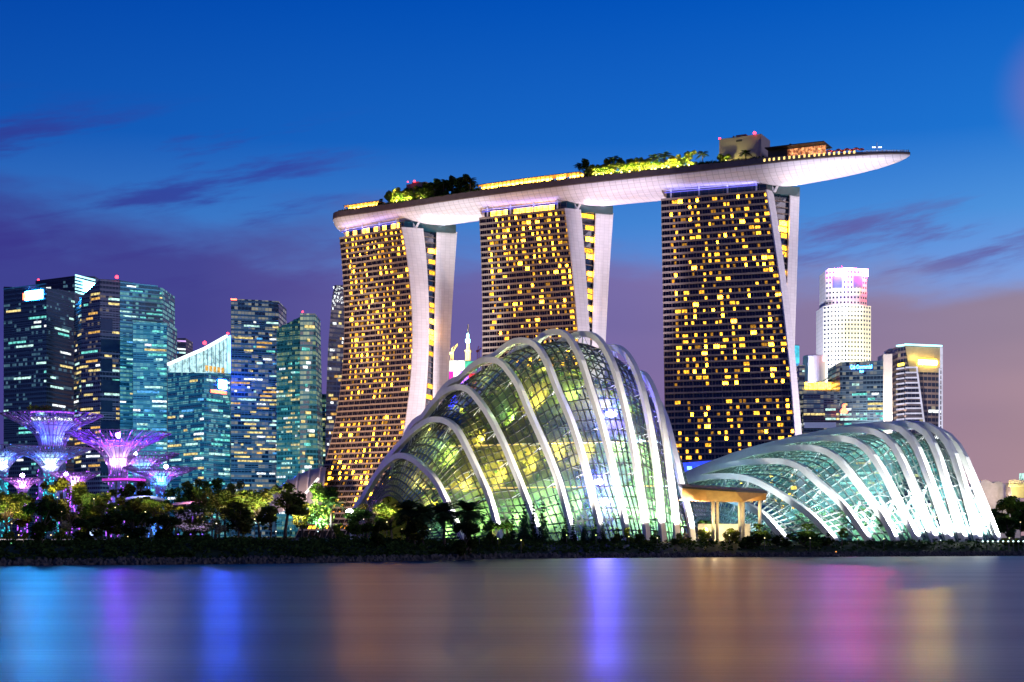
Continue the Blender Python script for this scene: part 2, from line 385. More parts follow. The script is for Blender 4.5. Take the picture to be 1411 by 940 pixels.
class Tower: pass
def polyx(tbl, deg):
    """traced rows (py -> px) as a smooth curve"""
    y = np.array([a for a, b in tbl], float); x = np.array([b for a, b in tbl], float)
    c = np.polyfit((y - 500) / 200, x, deg); return lambda py: float(np.polyval(c, (py - 500) / 200))
def make_tower(name, label, YA, YB, dYE, splay, A, B, C, D, E, degs, floors, bays, lit, toplit, crown_lit, seed, gap_p=.5):
    rng = random.Random(seed)
    fA, fB, fC, fD, fE = (polyx(t, d) for t, d in zip((A, B, C, D, E), degs))
    T = Tower()
    sp = lambda z: splay * (1 - (z - ZG) / (ZT - ZG)) ** 2
    def mk(f, Y0, s):
        def g_(z):
            Y = Y0 - sp(z) * s; py = HY - (z - CZ) * F / Y; return Vector((gx(f(py), Y), Y, z))
        return g_
    T.A, T.B, T.C = mk(fA, YA, 1), mk(fB, YB, 1), mk(fC, YB + dYE * .3, 1)
    T.D, T.E = mk(fD, YB + dYE * .7, 0), mk(fE, YB + dYE, 0)
    base = T.A(ZG).lerp(T.E(ZG), .5)
    root = thing(name, label, 'hotel tower', base, 'hotel towers under the long roof terrace')
    T.root = root
    def P(p, z, off=0.0):
        a, b = T.A(z), T.B(z); q = a.lerp(b, p)
        n = (b - a).cross(Vector((0, 0, 1))).normalized()
        return q + n * off
    T.P = P
    zs = [ZG + (ZT - ZG) * i / 26 for i in range(27)]
    # slabs: dark glazed cores behind the ledges
    def slab(p0, p1, back, mi_front, mb, inset0=0.0, inset1=0.0):
        ring = []
        for z in zs:
            a, b = p0(z), p1(z); e = (b - a).normalized()
            a = a + e * inset0; b = b - e * inset1
            k = back(z); ring.append((a, b, b + k, a + k))
        for i in range(len(zs) - 1):
            for k in range(4):
                q, r = ring[i], ring[i + 1]
                mb.face([q[k], q[(k + 1) % 4], r[(k + 1) % 4], r[k]], mi_front)
        mb.face(ring[-1], mi_front)
    mb = MB()
    slab(T.A, T.B, lambda z: (T.C(z) - T.B(z)) * .98, 0, mb)
    slab(lambda z: T.D(z) + (T.A(ZT) - T.B(ZT)), T.D, lambda z: (T.E(z) - T.D(z)) * .98, 0, mb)
    mb.build('facade', [M_dark], root)
    # end walls: white panelled fins, standing a little proud of the ledges
    for lo, hi in ((T.B, T.C), (T.D, T.E)):
        mb = MB(); n = 40
        for i in range(n):
            z0, z1 = ZG + (ZT + 1.2 - ZG) * i / n, ZG + (ZT + 1.2 - ZG) * (i + 1) / n
            def q(z):
                a, b = lo(z), hi(z); e = (b - a).normalized(); o = e.cross(Vector((0, 0, 1))).normalized()
                if o.x < 0: o = -o
                return a - e * .9, b, b + o * .8, a - e * .9 + o * .8
            q0, q1 = q(z0), q(z1); w0 = (q0[1] - q0[0]).length
            mb.face([q0[3], q0[2], q1[2], q1[3]], 0, [(0, z0), (w0, z0), (w0, z1), (0, z1)])
            for a, b in ((0, 3), (2, 1), (1, 0)):
                mb.face([q0[a], q0[b], q1[b], q1[a]], 0, [(0.5, z0), (1, z0), (1, z1), (.5, z1)])
            if i == n - 1: mb.face(list(q1), 0, [(0, 0), (1, 0), (1, 1), (0, 1)])
        mb.build('end_wall', [M_fin], root)
    # glazed gap between the fins
    mb = MB(); wl = []
    H = (ZT - 8) / floors
    for i in range(26):
        z0, z1 = zs[i], zs[i + 1]
        for (z0, z1) in ((z0, z1),):
            c0, d0, c1, d1 = T.C(z0), T.D(z0), T.C(z1), T.D(z1)
            if (d0.x - c0.x) > .4 and (d1.x - c1.x) > .1:
                r = Vector((-.8, .9, 0))
                mb.face([c0 + r, d0 + r, d1 + r, c1 + r], 0)
    if mb.f: mb.build('gap_glass', [mat('gap_dark_glass', (.01, .02, .045), .1, spec=.8)], root)
    led = MB()
    for k in range(floors):
        z = 8 + H * k; c, d = T.C(z), T.D(z)
        if d.x - c.x > 1.0:
            r = Vector((-.5, .6, 0)); led.bar(c + r, d + r, .6, .5)
            if rng.random() < gap_p:
                f0 = .35 if rng.random() < .6 else .05
                c1, d1 = T.C(z + H * .9), T.D(z + H * .9)
                a = c.lerp(d, f0); b = c.lerp(d, .92); r = Vector((-.72, .80, 0)); up = Vector((0, 0, H * .72)); a += r + Vector((0, 0, .5)); b += r + Vector((0, 0, .5))
                wl.append((a, b, up, rng.choice([0, 1, 1, 2])))
    if led.f: led.build('gap_floor_edges', M_party, root)
    for a, b, up, m in wl:
        n = (b - a).cross(up).normalized() * .05
        mb = MB(); mb.hexa([a + n, b + n, b - n, a - n], [a + n + up, b + n + up, b - n + up, a - n + up]); mb.build('window', M_wy[m], root)
    # balcony ledges, one per floor, and party walls between the rooms
    for k in range(floors + 1):
        z = 8 + H * k
        mb = MB(); n = 6
        for i in range(n):
            p0, p1 = i / n, (i + 1) / n
            h = 1.05
            mb.hexa([P(p0, z, .75), P(p1, z, .75), P(p1, z, -.2), P(p0, z, -.2)], [P(p0, z + h, .95), P(p1, z + h, .95), P(p1, z + h, -.2), P(p0, z + h, -.2)])
        mb.build('balcony_ledge', M_ledge, root)
    mb = MB()
    for j in range(bays + 1):
        p = min(max(j / bays, .003), .997)
        for i in range(26): 
            z0, z1 = zs[i], zs[i + 1]; w = .0035
            mb.hexa([P(p - w, z0, .55), P(p + w, z0, .55), P(p + w, z0, 0), P(p - w, z0, 0)], [P(p - w, z1, .55), P(p + w, z1, .55), P(p + w, z1, 0), P(p - w, z1, 0)])
    mb.build('party_walls', M_party, root)
    # window frames: a mullion pair and a head rail in every room
    mb = MB()
    for k in range(floors):
        z = 8 + H * k + 1.05
        for j in range(bays):
            for f in (.34, .66):
                p = (j + f) / bays; w = .0012
                mb.hexa([P(p - w, z, .12), P(p + w, z, .12), P(p + w, z, 0), P(p - w, z, 0)], [P(p - w, z + H - 1.05, .12), P(p + w, z + H - 1.05, .12), P(p + w, z + H - 1.05, 0), P(p - w, z + H - 1.05, 0)])
    mb.build('window_frames', M_party, root)
    # lit rooms
    wins = []
    col = [rng.uniform(.6, 1.4) for _ in range(bays)]
    for k in range(floors):
        z = 8 + H * k + 1.1; hgt = H - 1.55
        run = 0
        for j in range(1, bays):
            f = k / floors
            pr = lit * col[j] * (1 + .25 * noise.noise(Vector((j * .35, k * .22, seed))) * .9)
            if f > 1 - toplit: pr = .85
            if abs(f - .40) < .022: pr = .0
            if run > 0: pr += .14
            if rng.random() < pr:
                run += 1
                w0, w1 = rng.choice([(.36, .66), (.36, .66), (.08, .36), (.66, .92), (.36, .92), (.08, .62), (.42, .62)])
                m = rng.choices([0, 1, 2, 3], [.28, .36, .16, .20])[0]
                wins.append((z, hgt * rng.choice([1, 1, 1, .8]), (j + w0) / bays, (j + w1) / bays, m))
            else: run = 0
    rng.shuffle(wins)
    wins.sort(key=lambda w: -w[0] + rng.uniform(0, 60))
    big, rest = wins[:100 - len(wl)], wins[100 - len(wl):]
    def win(mb, w, mi=0):
        z, h, p0, p1, m = w
        mb.hexa([P(p0, z, .09), P(p1, z, .09), P(p1, z, .02), P(p0, z, .02)], [P(p0, z + h, .09), P(p1, z + h, .09), P(p1, z + h, .02), P(p0, z + h, .02)], mi)
    for w in big:
        mb = MB(); win(mb, w); mb.build('window', M_wy[w[4]], root)
    mb = MB()
    for w in rest: win(mb, w, w[4])
    tag(mb.build('windows', M_wy, root), kind='stuff')
    # recessed glass crown with its light tube, posts and end struts
    zc0, zc1 = ZT + 1.0, ZT + 5.2
    a, b, e = T.A(ZT), T.B(ZT), T.E(ZT)
    ux = (b - a).normalized(); uy = (e - b).normalized()
    L = (b - a).length; Wd = (e - b).length
    q = lambda s, t, z: Vector((a.x, a.y, z)) + ux * s + uy * t
    mb = MB(); mb.hexa([q(2, 1.5, ZT), q(L - 1, 1.5, ZT), q(L + 3, Wd - 3, ZT), q(2, Wd - 3, ZT)][::1], [q(2, 1.5, zc1), q(L - 1, 1.5, zc1), q(L + 3, Wd - 3, zc1), q(2, Wd - 3, zc1)])
    cg = mb.build('crown_glass', M_crown, root)
    mb = MB()
    for i in range(15):
        s = 2 + (L - 3) * i / 14; mb.bar(q(s, 1.4, ZT), q(s, 1.4, zc1), .25)
    mb.bar(q(2, 1.35, ZT + 2.6), q(L - 1, 1.35, ZT + 2.6), .2)
    mb.build('crown_mullions', M_party, cg)
    if crown_lit:
        for i in range(14):
            s0 = 2.3 + (L - 3) * i / 14; s1 = s0 + (L - 3) / 14 - .5
            if rng.random() < crown_lit + (.25 if i > 6 else 0):
                mb = MB(); mb.hexa([q(s0, 1.42, ZT + 1.0), q(s1, 1.42, ZT + 1.0), q(s1, 1.47, ZT + 1.0), q(s0, 1.47, ZT + 1.0)], [q(s0, 1.42, ZT + 4.6), q(s1, 1.42, ZT + 4.6), q(s1, 1.47, ZT + 4.6), q(s0, 1.47, ZT + 4.6)])
                mb.build('crown_window', M_crownlit, cg)
    mb = MB()
    for i in range(4):
        s = L * (.1 + .27 * i); mb.bar(q(s, -.4, ZT + 1), q(s, -.4, zc1 + 1.5), .9)
    mb.bar(q(2, -.7, zc1 + .2), q(L - 2, -.7, zc1 + .2), .35)
    mb.build('crown_rail', M_steel, root)
    for t0 in (.22,):
        foot = q(L + .5, Wd * t0, ZT + .8)
        for dx_ in (-4.5, 4.5):
            mb = MB(); mb.bar(foot, foot + Vector((dx_ * .9 + 0, 1.5, 8.5)), .9, 1.2); mb.build('crown_strut', M_steel, root)
    # linear violet cove light along the crown, throwing up onto the terrace hull
    mid = q(L * .5, -1.4, zc1 - .9)
    mb = MB(); mb.bar(q(3, -1.5, zc1 - 1.1), q(L - 4, -1.5, zc1 - 1.1), .5); mb.build('cove_light', M_violet, root)
    d = lamp('cove_lamp', 'AREA', q(L * .5, -2.2, zc1 - .7), 1300, (.30, .28, 1), aim=q(L * .5, 4, zc1 + 6), size=L * .86, sy=.6, parent=root)
    d.rotation_euler = (Matrix([ux, (Vector((0, 0, 1)).cross(ux)), Vector((0, 0, 1))]).transposed() @ Matrix.Rotation(math.radians(180 - 22), 3, 'X')).to_euler()
    T.q, T.L, T.W, T.ux, T.uy = q, L, Wd, ux, uy
    return T

T1 = make_tower('hotel_tower', 'far left hotel tower whose lit front sweeps out like a skirt at its foot', 931, 900, 15, 34,
    A=[(330, 468.5), (365, 472), (408, 475), (459, 475), (493, 473), (552, 467), (603, 458.5), (646, 446.4), (663, 440), (738, 408)],
    B=[(316.6, 555.7), (365, 563), (407.7, 567.7), (450, 569.8), (501, 569), (544, 565.5), (595, 557), (738, 520)],
    C=[(318, 583), (365, 587.7), (408, 590), (471.5, 590), (518, 589), (561, 584.7), (738, 556)],
    D=[(317, 603), (365, 601.7), (429, 600.4), (493, 598.3), (552, 597.4), (738, 594)],
    E=[(319.6, 629.4), (378, 625.5), (450, 620.9), (522.6, 617.4), (738, 612)],
    degs=(3, 3, 3, 2, 2), floors=55, bays=13, lit=.60, toplit=.08, crown_lit=.25, seed=3)
T2 = make_tower('hotel_tower', 'middle hotel tower standing behind the tall ribbed glass dome, its top floors all lit', 873, 848, 14, 20,
    A=[(302.6, 661), (353.6, 663.4), (400, 664.6), (477.6, 665), (738, 652)],
    B=[(289.7, 779.7), (372, 789.8), (459, 797), (738, 803)],
    C=[(292, 799.8), (353.6, 805), (459, 811.5), (738, 817)],
    D=[(290.4, 822), (400, 818.6), (459, 816.7), (738, 812)],
    E=[(294.4, 844.3), (377, 839), (459, 834), (738, 828)],
    degs=(3, 2, 2, 2, 2), floors=55, bays=13, lit=.50, toplit=.17, crown_lit=.65, seed=8)
T3 = make_tower('hotel_tower', 'near right hotel tower with straight dark front and slim crossing white end walls', 824, 803, 13, 26,
    A=[(276.6, 911), (374, 913.4), (508, 914.7), (597, 917), (738, 919)],
    B=[(267, 1057), (351.7, 1069), (432, 1081), (530, 1090), (600, 1095), (738, 1101)],
    C=[(267.7, 1065), (352, 1076.5), (432, 1087), (508, 1096.6), (588.5, 1102.4), (738, 1110)],
    D=[(266, 1090), (396, 1084), (738, 1072)],
    E=[(272, 1101), (374, 1096.6), (472, 1093), (738, 1086)],
    degs=(2, 2, 2, 1, 1), floors=54, bays=13, lit=.56, toplit=.0, crown_lit=0, seed=15, gap_p=.34)

# ------------------------------------------------------------------ roof terrace hull
def ctr(T): return (T.A(ZT) + T.E(ZT)) * .5
c1, c2, c3 = ctr(T1), ctr(T2), ctr(T3)
def flat(v, z): return Vector((v.x, v.y, z))
tip = flat(Vector((gx(1254, 772), 772)).to_3d(), 0)
end0 = flat(c1 + (c1 - c2).normalized() * 46, 0)
CP = [flat(c1 + (c1 - c2) * .9, 0), end0, flat(c1, 0), flat(c2, 0), flat(c3, 0), tip, flat(tip + (tip - c3), 0)]
def cat(P, i, t):
    a, b, c, d = P[i - 1], P[i], P[i + 1], P[i + 2]
    return .5 * ((2 * b) + (c - a) * t + (2 * a - 5 * b + 4 * c - d) * t * t + (3 * b - a - 3 * c + d) * t ** 3)
path = []
for i in range(1, 5):
    for k in range(30): path.append(cat(CP, i, k / 30))
path.append(tip)
acc = [0]
for i in range(1, len(path)): acc.append(acc[-1] + (path[i] - path[i - 1]).length)
PL = acc[-1]
def along(s):
    s = min(max(s, 0), PL); i = min(int(np.searchsorted(acc, s, 'right')) - 1, len(path) - 2)
    f = (s - acc[i]) / (acc[i + 1] - acc[i]); p = path[i].lerp(path[i + 1], f)
    t = (path[i + 1] - path[max(i - 1, 0)]).normalized(); n = Vector((t.y, -t.x, 0))   # n points to the camera side
    return p, t, n
HW = 19.0
def halfw(s):
    r = min(1, max(0, (PL - s) / 95)); l = min(1, max(0, s / 15))
    return max(.25, HW * (1 - (1 - r) ** 2.3) ** .75 * (1 - (1 - l) ** 2) ** .5)
Z_EDGE, Z_KEEL, Z_PAR, Z_DECK = 207.6, 199.2, 211.6, 210.6
def hull_z(s, f):
    w = halfw(s) / HW; d = (Z_EDGE - Z_KEEL) * w ** .75
    return Z_EDGE - d * (1 - abs(f) ** 2.4) ** .75
stations = [PL * (1 - math.cos(math.pi * i / 130)) / 2 for i in range(131)]
root = thing('roof_terrace', 'long white ship shaped roof terrace bridging the tops of all three hotel towers', 'roof terrace', along(PL / 2)[0] + Vector((0, 0, Z_KEEL)))
TERR = root
M_hull = panelmat('hull_panels', (.74, .70, .75), .38, 3.6, 2.4, .11)
mb = MB(); rows = []; fr = [math.sin(math.pi / 2 * (-1 + 2 * k / 24)) for k in range(25)]
for s in stations:
    p, t, n = along(s); w = halfw(s)
    rows.append([p + n * (w * f) + Vector((0, 0, hull_z(s, f))) for f in fr])
mb.grid(rows, uvf=lambda i, k: [(stations[i], fr[k] * 21), (stations[i], fr[k + 1] * 21), (stations[i + 1], fr[k + 1] * 21), (stations[i + 1], fr[k] * 21)])
mb.build('hull', M_hull, root, smooth=True)
mb = MB()
for sd in (-1, 1):
    rows = []
    for s in stations:
        p, t, n = along(s); w = halfw(s); lo = max(.15, w - .5)
        hp = Z_PAR - 2.6 * max(0, 1 - (PL - s) / 75) ** .6
        rows.append([p + n * (sd * a) + Vector((0, 0, z)) for a, z in ((w + .05, Z_EDGE - .1), (w + .25, Z_EDGE + .4), (lo + .3, hp), (lo, hp), (lo, Z_DECK - 2.4))])
    mb.grid(rows)
mb.build('parapet', mat('planter_stone', (.16, .12, .105), .8, vary=.25, vscale=.25), root)
mb = MB(); rows = []
for s in stations:
    p, t, n = along(s); w = max(.1, halfw(s) - .4); z = Z_DECK - 2.2 * max(0, 1 - (PL - s) / 75) ** .6
    rows.append([p - n * w + Vector((0, 0, z)), p + n * w + Vector((0, 0, z))])
mb.grid(rows); mb.build('deck', mat('deck_timber', (.14, .10, .07), .7), root)
def deck_z(s): return Z_DECK - 2.2 * max(0, 1 - (PL - s) / 75) ** .6
def s_of(px, side=0.0):
    """terrace station seen at photo column px, on the line `side` half widths towards the camera"""
    best = min((abs(CX + F * (q.x / q.y) - px), s) for s in np.linspace(0, PL, 900) for q in (along(s)[0] + along(s)[2] * halfw(s) * side,))
    return best[1]
def deck_at(px, side):
    s = s_of(px, side); p, t, n = along(s); return p + n * halfw(s) * side + Vector((0, 0, deck_z(s))), s, t, n
# lit niches in the parapet, right end
M_niche = glowmat('niche_light', (1, .72, .22), 1.8, .4, 1.2)
for i in range(19):
    px = 1053 + i * 6.9
    s = s_of(px, 1.0); p, t, n = along(s); w = halfw(s)
    z = Z_EDGE + 1.3
    c = p + n * (w + .16) + Vector((0, 0, z)); hw = .5
    mb = MB(); mb.hexa([c - t * hw - n * .1, c + t * hw - n * .1, c + t * hw + n * .08, c - t * hw + n * .08][::-1], [c - t * hw - n * .2 + Vector((0, 0, 1.5)), c + t * hw - n * .2 + Vector((0, 0, 1.5)), c + t * hw - n * .02 + Vector((0, 0, 1.5)), c - t * hw - n * .02 + Vector((0, 0, 1.5))][::-1])
    mb.build('niche_light', M_niche, root)
# floodlights at the ends of the towers, washing the hull between them, and added fill spots at ground level for the big spans
def flood(T, dist, power, colr, off):
    p = T.q(T.L + 2.5, T.W * off, ZT + 1.6)
    lamp('hull_flood', 'SPOT', p, power, colr, aim=p + T.ux * dist + Vector((0, 0, 9)), size=1.2, parent=T.root, cone=120, blend=.8)
for T, c in ((T1, (.72, .86, 1)), (T2, (.84, .74, 1)), (T3, (.98, .95, 1))):
    flood(T, 30, 6000, c, .3); flood(T, 30, 6000, c, .65)
def hull_fill(px, Y, aim, power, colr, cone):
    b = Vector((gx(px, Y), Y, 5.0))
    lamp('hull_fill_spot', 'SPOT', b, power, colr, aim=aim, size=2.0, cone=cone, blend=.9)
sA, sB, sC = (s_of(640, 0), s_of(870, 0), s_of(1165, 0))
hull_fill(652, 800, along(sA)[0] + Vector((0, 0, 200)), 1.9e6, (.72, .84, 1), 22)
hull_fill(880, 760, along(sB)[0] + Vector((0, 0, 200)), 2.1e6, (.88, .78, 1), 24)
hull_fill(1160, 720, along(sC)[0] + Vector((0, 0, 200)), 2.7e6, (.95, .87, 1), 26)
hull_fill(470, 860, along(20)[0] + Vector((0, 0, 200)), 1.3e6, (1, .84, .68), 16)
# soft garden floods for the white end walls
for T, pw in ((T1, 6.0e5), (T2, 5.5e5), (T3, 5.0e5)):
    m = T.E(60); b = Vector((m.x + 95, m.y - 70, 6))
    lamp('garden_flood', 'SPOT', b, pw * 2.6, (1, .86, .94), aim=T.E(120), size=3, cone=70, blend=1)

# warm garden floods on the three fronts
for T, pw in ((T1, 1.25e6), (T2, 8.0e5), (T3, 5.5e5)):
    m = T.P(.5, 90); n = (T.B(90) - T.A(90)).cross(Vector((0, 0, 1))).normalized(); b = m + n * 120; b.z = 6
    lamp('garden_flood', 'SPOT', b, pw, (1, .62, .36), aim=T.P(.5, 110), size=3, cone=80, blend=1)

# ================================================================== GLASS DOMES
ZB = 3.6
M_rib = mat('rib_white_paint', (.72, .70, .66), .45, vary=.08, vscale=.5)
M_grid = mat('gridshell_steel', (.05, .05, .045), .5, metal=.3, vary=.1)
M_gridw = mat('gridshell_pale_steel', (.16, .18, .17), .5, vary=.1)
M_glassA = thinglass('dome_glass', 0, (.88, .95, .90), .04, .13, (.26, .38, .24))
M_glassB = thinglass('dome_glass_teal', 0, (.72, .90, .90), .06, .34, (.16, .34, .30))

def resample(pts, n):
    d = [0]
    for i in range(1, len(pts)): d.append(d[-1] + math.dist(pts[i], pts[i - 1]))
    t = np.linspace(0, d[-1], n)
    return [tuple(np.interp(x, d, [p[k] for p in pts]) for k in range(len(pts[0]))) for x in t]
def spline(pts, per=10):
    out = []; P = [2 * np.array(pts[0]) - np.array(pts[1])] + [np.array(p) for p in pts] + [2 * np.array(pts[-1]) - np.array(pts[-2])]
    for i in range(1, len(P) - 2):
        a, b, c, d = P[i - 1:i + 3]
        # centripetal-ish: plain Catmull-Rom is fine for these gentle traces
        for k in range(per):
            t = k / per; out.append(tuple(.5 * ((2 * b) + (c - a) * t + (2 * a - 5 * b + 4 * c - d) * t * t + (3 * b - a - 3 * c + d) * t ** 3)))
    out.append(tuple(P[-2])); return out

class Rib: pass
def make_rib(px, Y, phi, trace, s_far, tail='ellipse'):
    r = Rib(); ph = math.radians(phi); r.N = Vector((gx(px, Y), Y, ZB)); r.d = Vector((-math.sin(ph), math.cos(ph), 0))
    sz = [(0.0, ZB - .3)]
    for x, y in trace:
        k = (x - CX) / F; s = (r.N.x - k * Y) / (math.sin(ph) + k * math.cos(ph)); yy = Y + s * math.cos(ph)
        sz.append((s, CZ + (HY - y) * yy / F))
    s0, z0 = sz[-1]
    if s_far < s0 + 6: s_far = s0 + 6
    for k in range(1, 9):
        f = k / 8
        z = ZB + (z0 - ZB) * (math.sqrt(max(0, 1 - f * f)) if tail == 'ellipse' else (1 - f ** 1.5))
        sz.append((s0 + (s_far - s0) * f, z))
    r.sz = resample(spline(sz, 6), 49)
    r.smid = s_far / 2
    return r
def rib_pt(r, s, z): return r.N + r.d * s + Vector((0, 0, z - ZB))
def rib_inset(r, k, off):
    """point k of the glass line, `off` metres inside the rib, measured along the rib's own inward normal"""
    a, b = r.sz[max(0, k - 1)], r.sz[min(48, k + 1)]; ts, tz = b[0] - a[0], b[1] - a[1]; l = math.hypot(ts, tz) or 1
    e = min(1, k / 5, (48 - k) / 5)
    return (r.sz[k][0] + tz / l * off * (.25 + .75 * e), max(ZB - .3, r.sz[k][1] - ts / l * off * e))

def dome(name, label, cat_, ribs, rib_w, rib_d, inset, sub, glass, gridm, centre, vbars, endscale):
    root = thing(name, label, cat_, centre)
    lines = [[rib_pt(r, *rib_inset(r, k, inset)) for k in range(49)] for r in ribs]
    # closing end lines: the shell dives to the ground beyond the first and the last rib
    def endline(l0, l1, f, push):
        base = (l0[0] + l0[48]) * .5; out = []
        mv = (l0[24] - l1[24]); mv.z = 0; mv = mv.normalized() * push
        for k in range(49):
            p = base + (l0[k] - base) * f; out.append(Vector((p.x, p.y, ZB + (l0[k].z - ZB) * f)) + mv)
        return out
    lines = [endline(lines[0], lines[1], endscale[0], endscale[1])] + lines + [endline(lines[-1], lines[-2], endscale[2], endscale[3])]
    # fine rows between the rib lines
    rows = []; n = len(lines)
    for i in range(n - 1):
        for q in range(sub):
            t = q / sub; a, b, c, d = lines[max(0, i - 1)], lines[i], lines[i + 1], lines[min(n - 1, i + 2)]
            row = []
            for k in range(49):
                w = .5 * ((2 * b[k]) + (c[k] - a[k]) * t + (2 * a[k] - 5 * b[k] + 4 * c[k] - d[k]) * t * t + (3 * b[k] - a[k] - 3 * c[k] + d[k]) * t ** 3)
                row.append(b[k].lerp(c[k], t).lerp(w, .75))
            rows.append(row)
    rows.append(lines[-1])
    mb = MB(); mb.grid(rows); gs = mb.build('glass_shell', glass, root, smooth=False)
    # grid shell: bars along and across
    mb = MB(); nr = len(rows)
    def nrm(i, k):
        u = rows[min(i + 1, nr - 1)][k] - rows[max(i - 1, 0)][k]; v = rows[i][min(k + 1, 48)] - rows[i][max(k - 1, 0)]
        o = v.cross(u); 
        return o.normalized() if o.length > 1e-5 else Vector((0, 0, 1))
    for i in range(nr): mb.sweep([rows[i][k] - nrm(i, k) * .12 for k in range(49)], .30, .30, lambda k, i=i: nrm(i, k), cap=False)
    for k in range(1, 48):
        mb.sweep([rows[i][k] - nrm(i, k) * .12 for i in range(nr)], .27, .28, lambda i, k=k: nrm(i, k), cap=False)
    mb.build('grid_shell', gridm, gs)
    for ri, r in enumerate(ribs):
        pts = [rib_pt(r, s, max(z, ZB - .3)) for s, z in r.sz]
        side = r.d.cross(Vector((0, 0, 1)))
        def out(k, r=r):
            a, b = r.sz[max(0, k - 1)], r.sz[min(48, k + 1)]; ts, tz = b[0] - a[0], b[1] - a[1]
            v = r.d * (-tz) + Vector((0, 0, ts)); return v.normalized()
        mb = MB(); mb.sweep(pts, rib_w, rib_d, out)
        rib = mb.build('rib', M_rib, root)
        # struts tie the rib to the shell
        for k in vbars:
            p = pts[k]; li = 1 + ri; gi = li * sub
            mb = MB()
            for di in (-1, 1):
                j = gi + di * max(1, sub // 3)
                if 0 <= j < nr:
                    mb.bar(p, rows[j][k], .16)
                    if k + 1 < 48: mb.bar(p, rows[j][min(48, k + 1)], .11)
            mb.bar(p, rows[gi][k], .2)
            mb.build('strut', M_strut, rib)
    return root, rows, lines

CF = [
 make_rib(640, 388, 36, [(606, 671.5), (585, 646), (571, 634), (556, 628), (542, 632), (520, 654), (499, 690)], 0),
 make_rib(691, 386, 36, [(676, 690), (660, 652), (633, 597), (618, 582), (602.5, 578), (585, 583), (560, 604), (531, 637), (508, 676)], 0),
 make_rib(745.5, 382, 36, [(731, 702), (698, 620), (675, 574), (660, 552), (647, 538), (633, 533.6), (616, 539), (598, 555), (582, 576)], 76),
 make_rib(791.5, 379, 36, [(783, 712), (769, 661), (750, 613), (732, 573), (715, 532), (701, 511), (690, 499), (677.5, 496), (664, 498), (650, 507), (633, 522)], 80),
 make_rib(830.6, 376, 36, [(823, 710), (803, 630), (786, 578), (769, 538.7), (757, 507), (745.5, 484), (735, 473), (721.7, 469), (708, 471), (694, 480), (681, 491)], 90),
 make_rib(864.7, 374, 33, [(860, 715), (841, 630), (826, 575), (810, 525), (800, 494), (790, 474), (782, 463), (771, 457.5), (760, 457.6), (749, 462), (738.7, 470.6)], 86),
 make_rib(892, 372, 28, [(888, 712), (871.5, 610), (860, 557), (847.7, 511.5), (838, 488), (827, 470.6), (817, 462.5), (806, 460.2), (797, 461), (789, 464)], 78),
 make_rib(914, 371, 22, [(911, 712), (905.5, 651), (897, 595), (888.5, 552), (882, 527), (875, 508), (865, 491), (854, 481), (846, 478.5), (837, 479)], 70),
 make_rib(933, 370, 16, [(930, 705), (922.5, 644), (916, 600), (909, 566), (901, 540), (892, 522), (885, 515.5), (879, 514.5)], 62),
 make_rib(955, 370, 12, [(950, 712), (939.6, 671), (933, 640), (926, 610), (918, 580), (909, 559), (903, 552)], 52),
]
cf_c = Vector((gx(745, 415), 415, ZB))
CFR, cf_rows, cf_lines = dome('tall_glass_dome', 'tall glass dome with ten white arched ribs and a planted mountain glowing inside', 'glass dome', CF, 1.35, 1.6, 3.0, 5, M_glassA, M_grid, cf_c, (6, 10, 14, 18, 22, 27, 32, 38), (.60, 4, .72, 5))

FDT = [
 (1085, 392, [(1049, 708), (1010, 690), (985, 684), (955, 681)], 62),
 (1151.6, 390, [(1121, 713), (1083, 686), (1049, 666), (1030, 659), (1010, 656.5), (985, 656.5), (955, 661), (935, 667)], 105),
 (1199, 388, [(1162, 696), (1121, 659), (1107, 646), (1088, 637.5), (1066, 635.5), (1030, 637), (998, 642), (960, 653), (932, 662)], 125),
 (1235, 387, [(1220, 717), (1182, 666), (1165, 644), (1148, 627), (1128, 618.5), (1100, 617), (1070, 619), (1032, 626), (980, 643), (935, 660)], 138),
 (1266, 386, [(1257, 730), (1227, 669), (1212, 642), (1196, 620), (1178, 607.5), (1150, 604), (1115, 605), (1083, 609), (1030, 622), (975, 642), (932, 660)], 150),
 (1290, 385, [(1281, 727), (1257, 666), (1244, 636), (1230, 612), (1212, 597), (1185, 592), (1150, 595), (1110, 602), (1075, 610), (1020, 626), (935, 660)], 158),
 (1310, 384, [(1295, 700), (1274, 642), (1264, 618), (1252, 600), (1236, 589), (1205, 587), (1169, 590), (1120, 600), (1080, 609), (1030, 623), (935, 660)], 164),
 (1329, 384, [(1315, 703), (1296, 638), (1287, 614), (1276, 596), (1258, 586), (1230, 584.5), (1190, 588), (1130, 599), (1080, 611), (1030, 624), (940, 660)], 168),
 (1349, 383, [(1336, 696), (1315, 628), (1306, 610), (1293, 595), (1275, 586), (1245, 584), (1200, 588), (1140, 599), (1080, 613), (1030, 626), (945, 660)], 172),
 (1375, 383, [(1360, 707), (1339, 655), (1329, 631), (1316, 610), (1299, 596), (1272, 588), (1240, 587), (1190, 593), (1120, 608), (1060, 622), (950, 660)], 176),
]
FD = [make_rib(px, Y, 35, tr, sf, 'drop') for px, Y, tr, sf in FDT]
fd_c = Vector((gx(1190, 425), 425, ZB))
FDR, fd_rows, fd_lines = dome('low_glass_dome', 'low wide glass dome with white ribs flooded bright white at its right end', 'glass dome', FD, 1.55, 1.7, 2.8, 4, M_glassB, M_gridw, fd_c, (4, 8, 12, 16, 20, 26), (.55, 9, .8, 5))

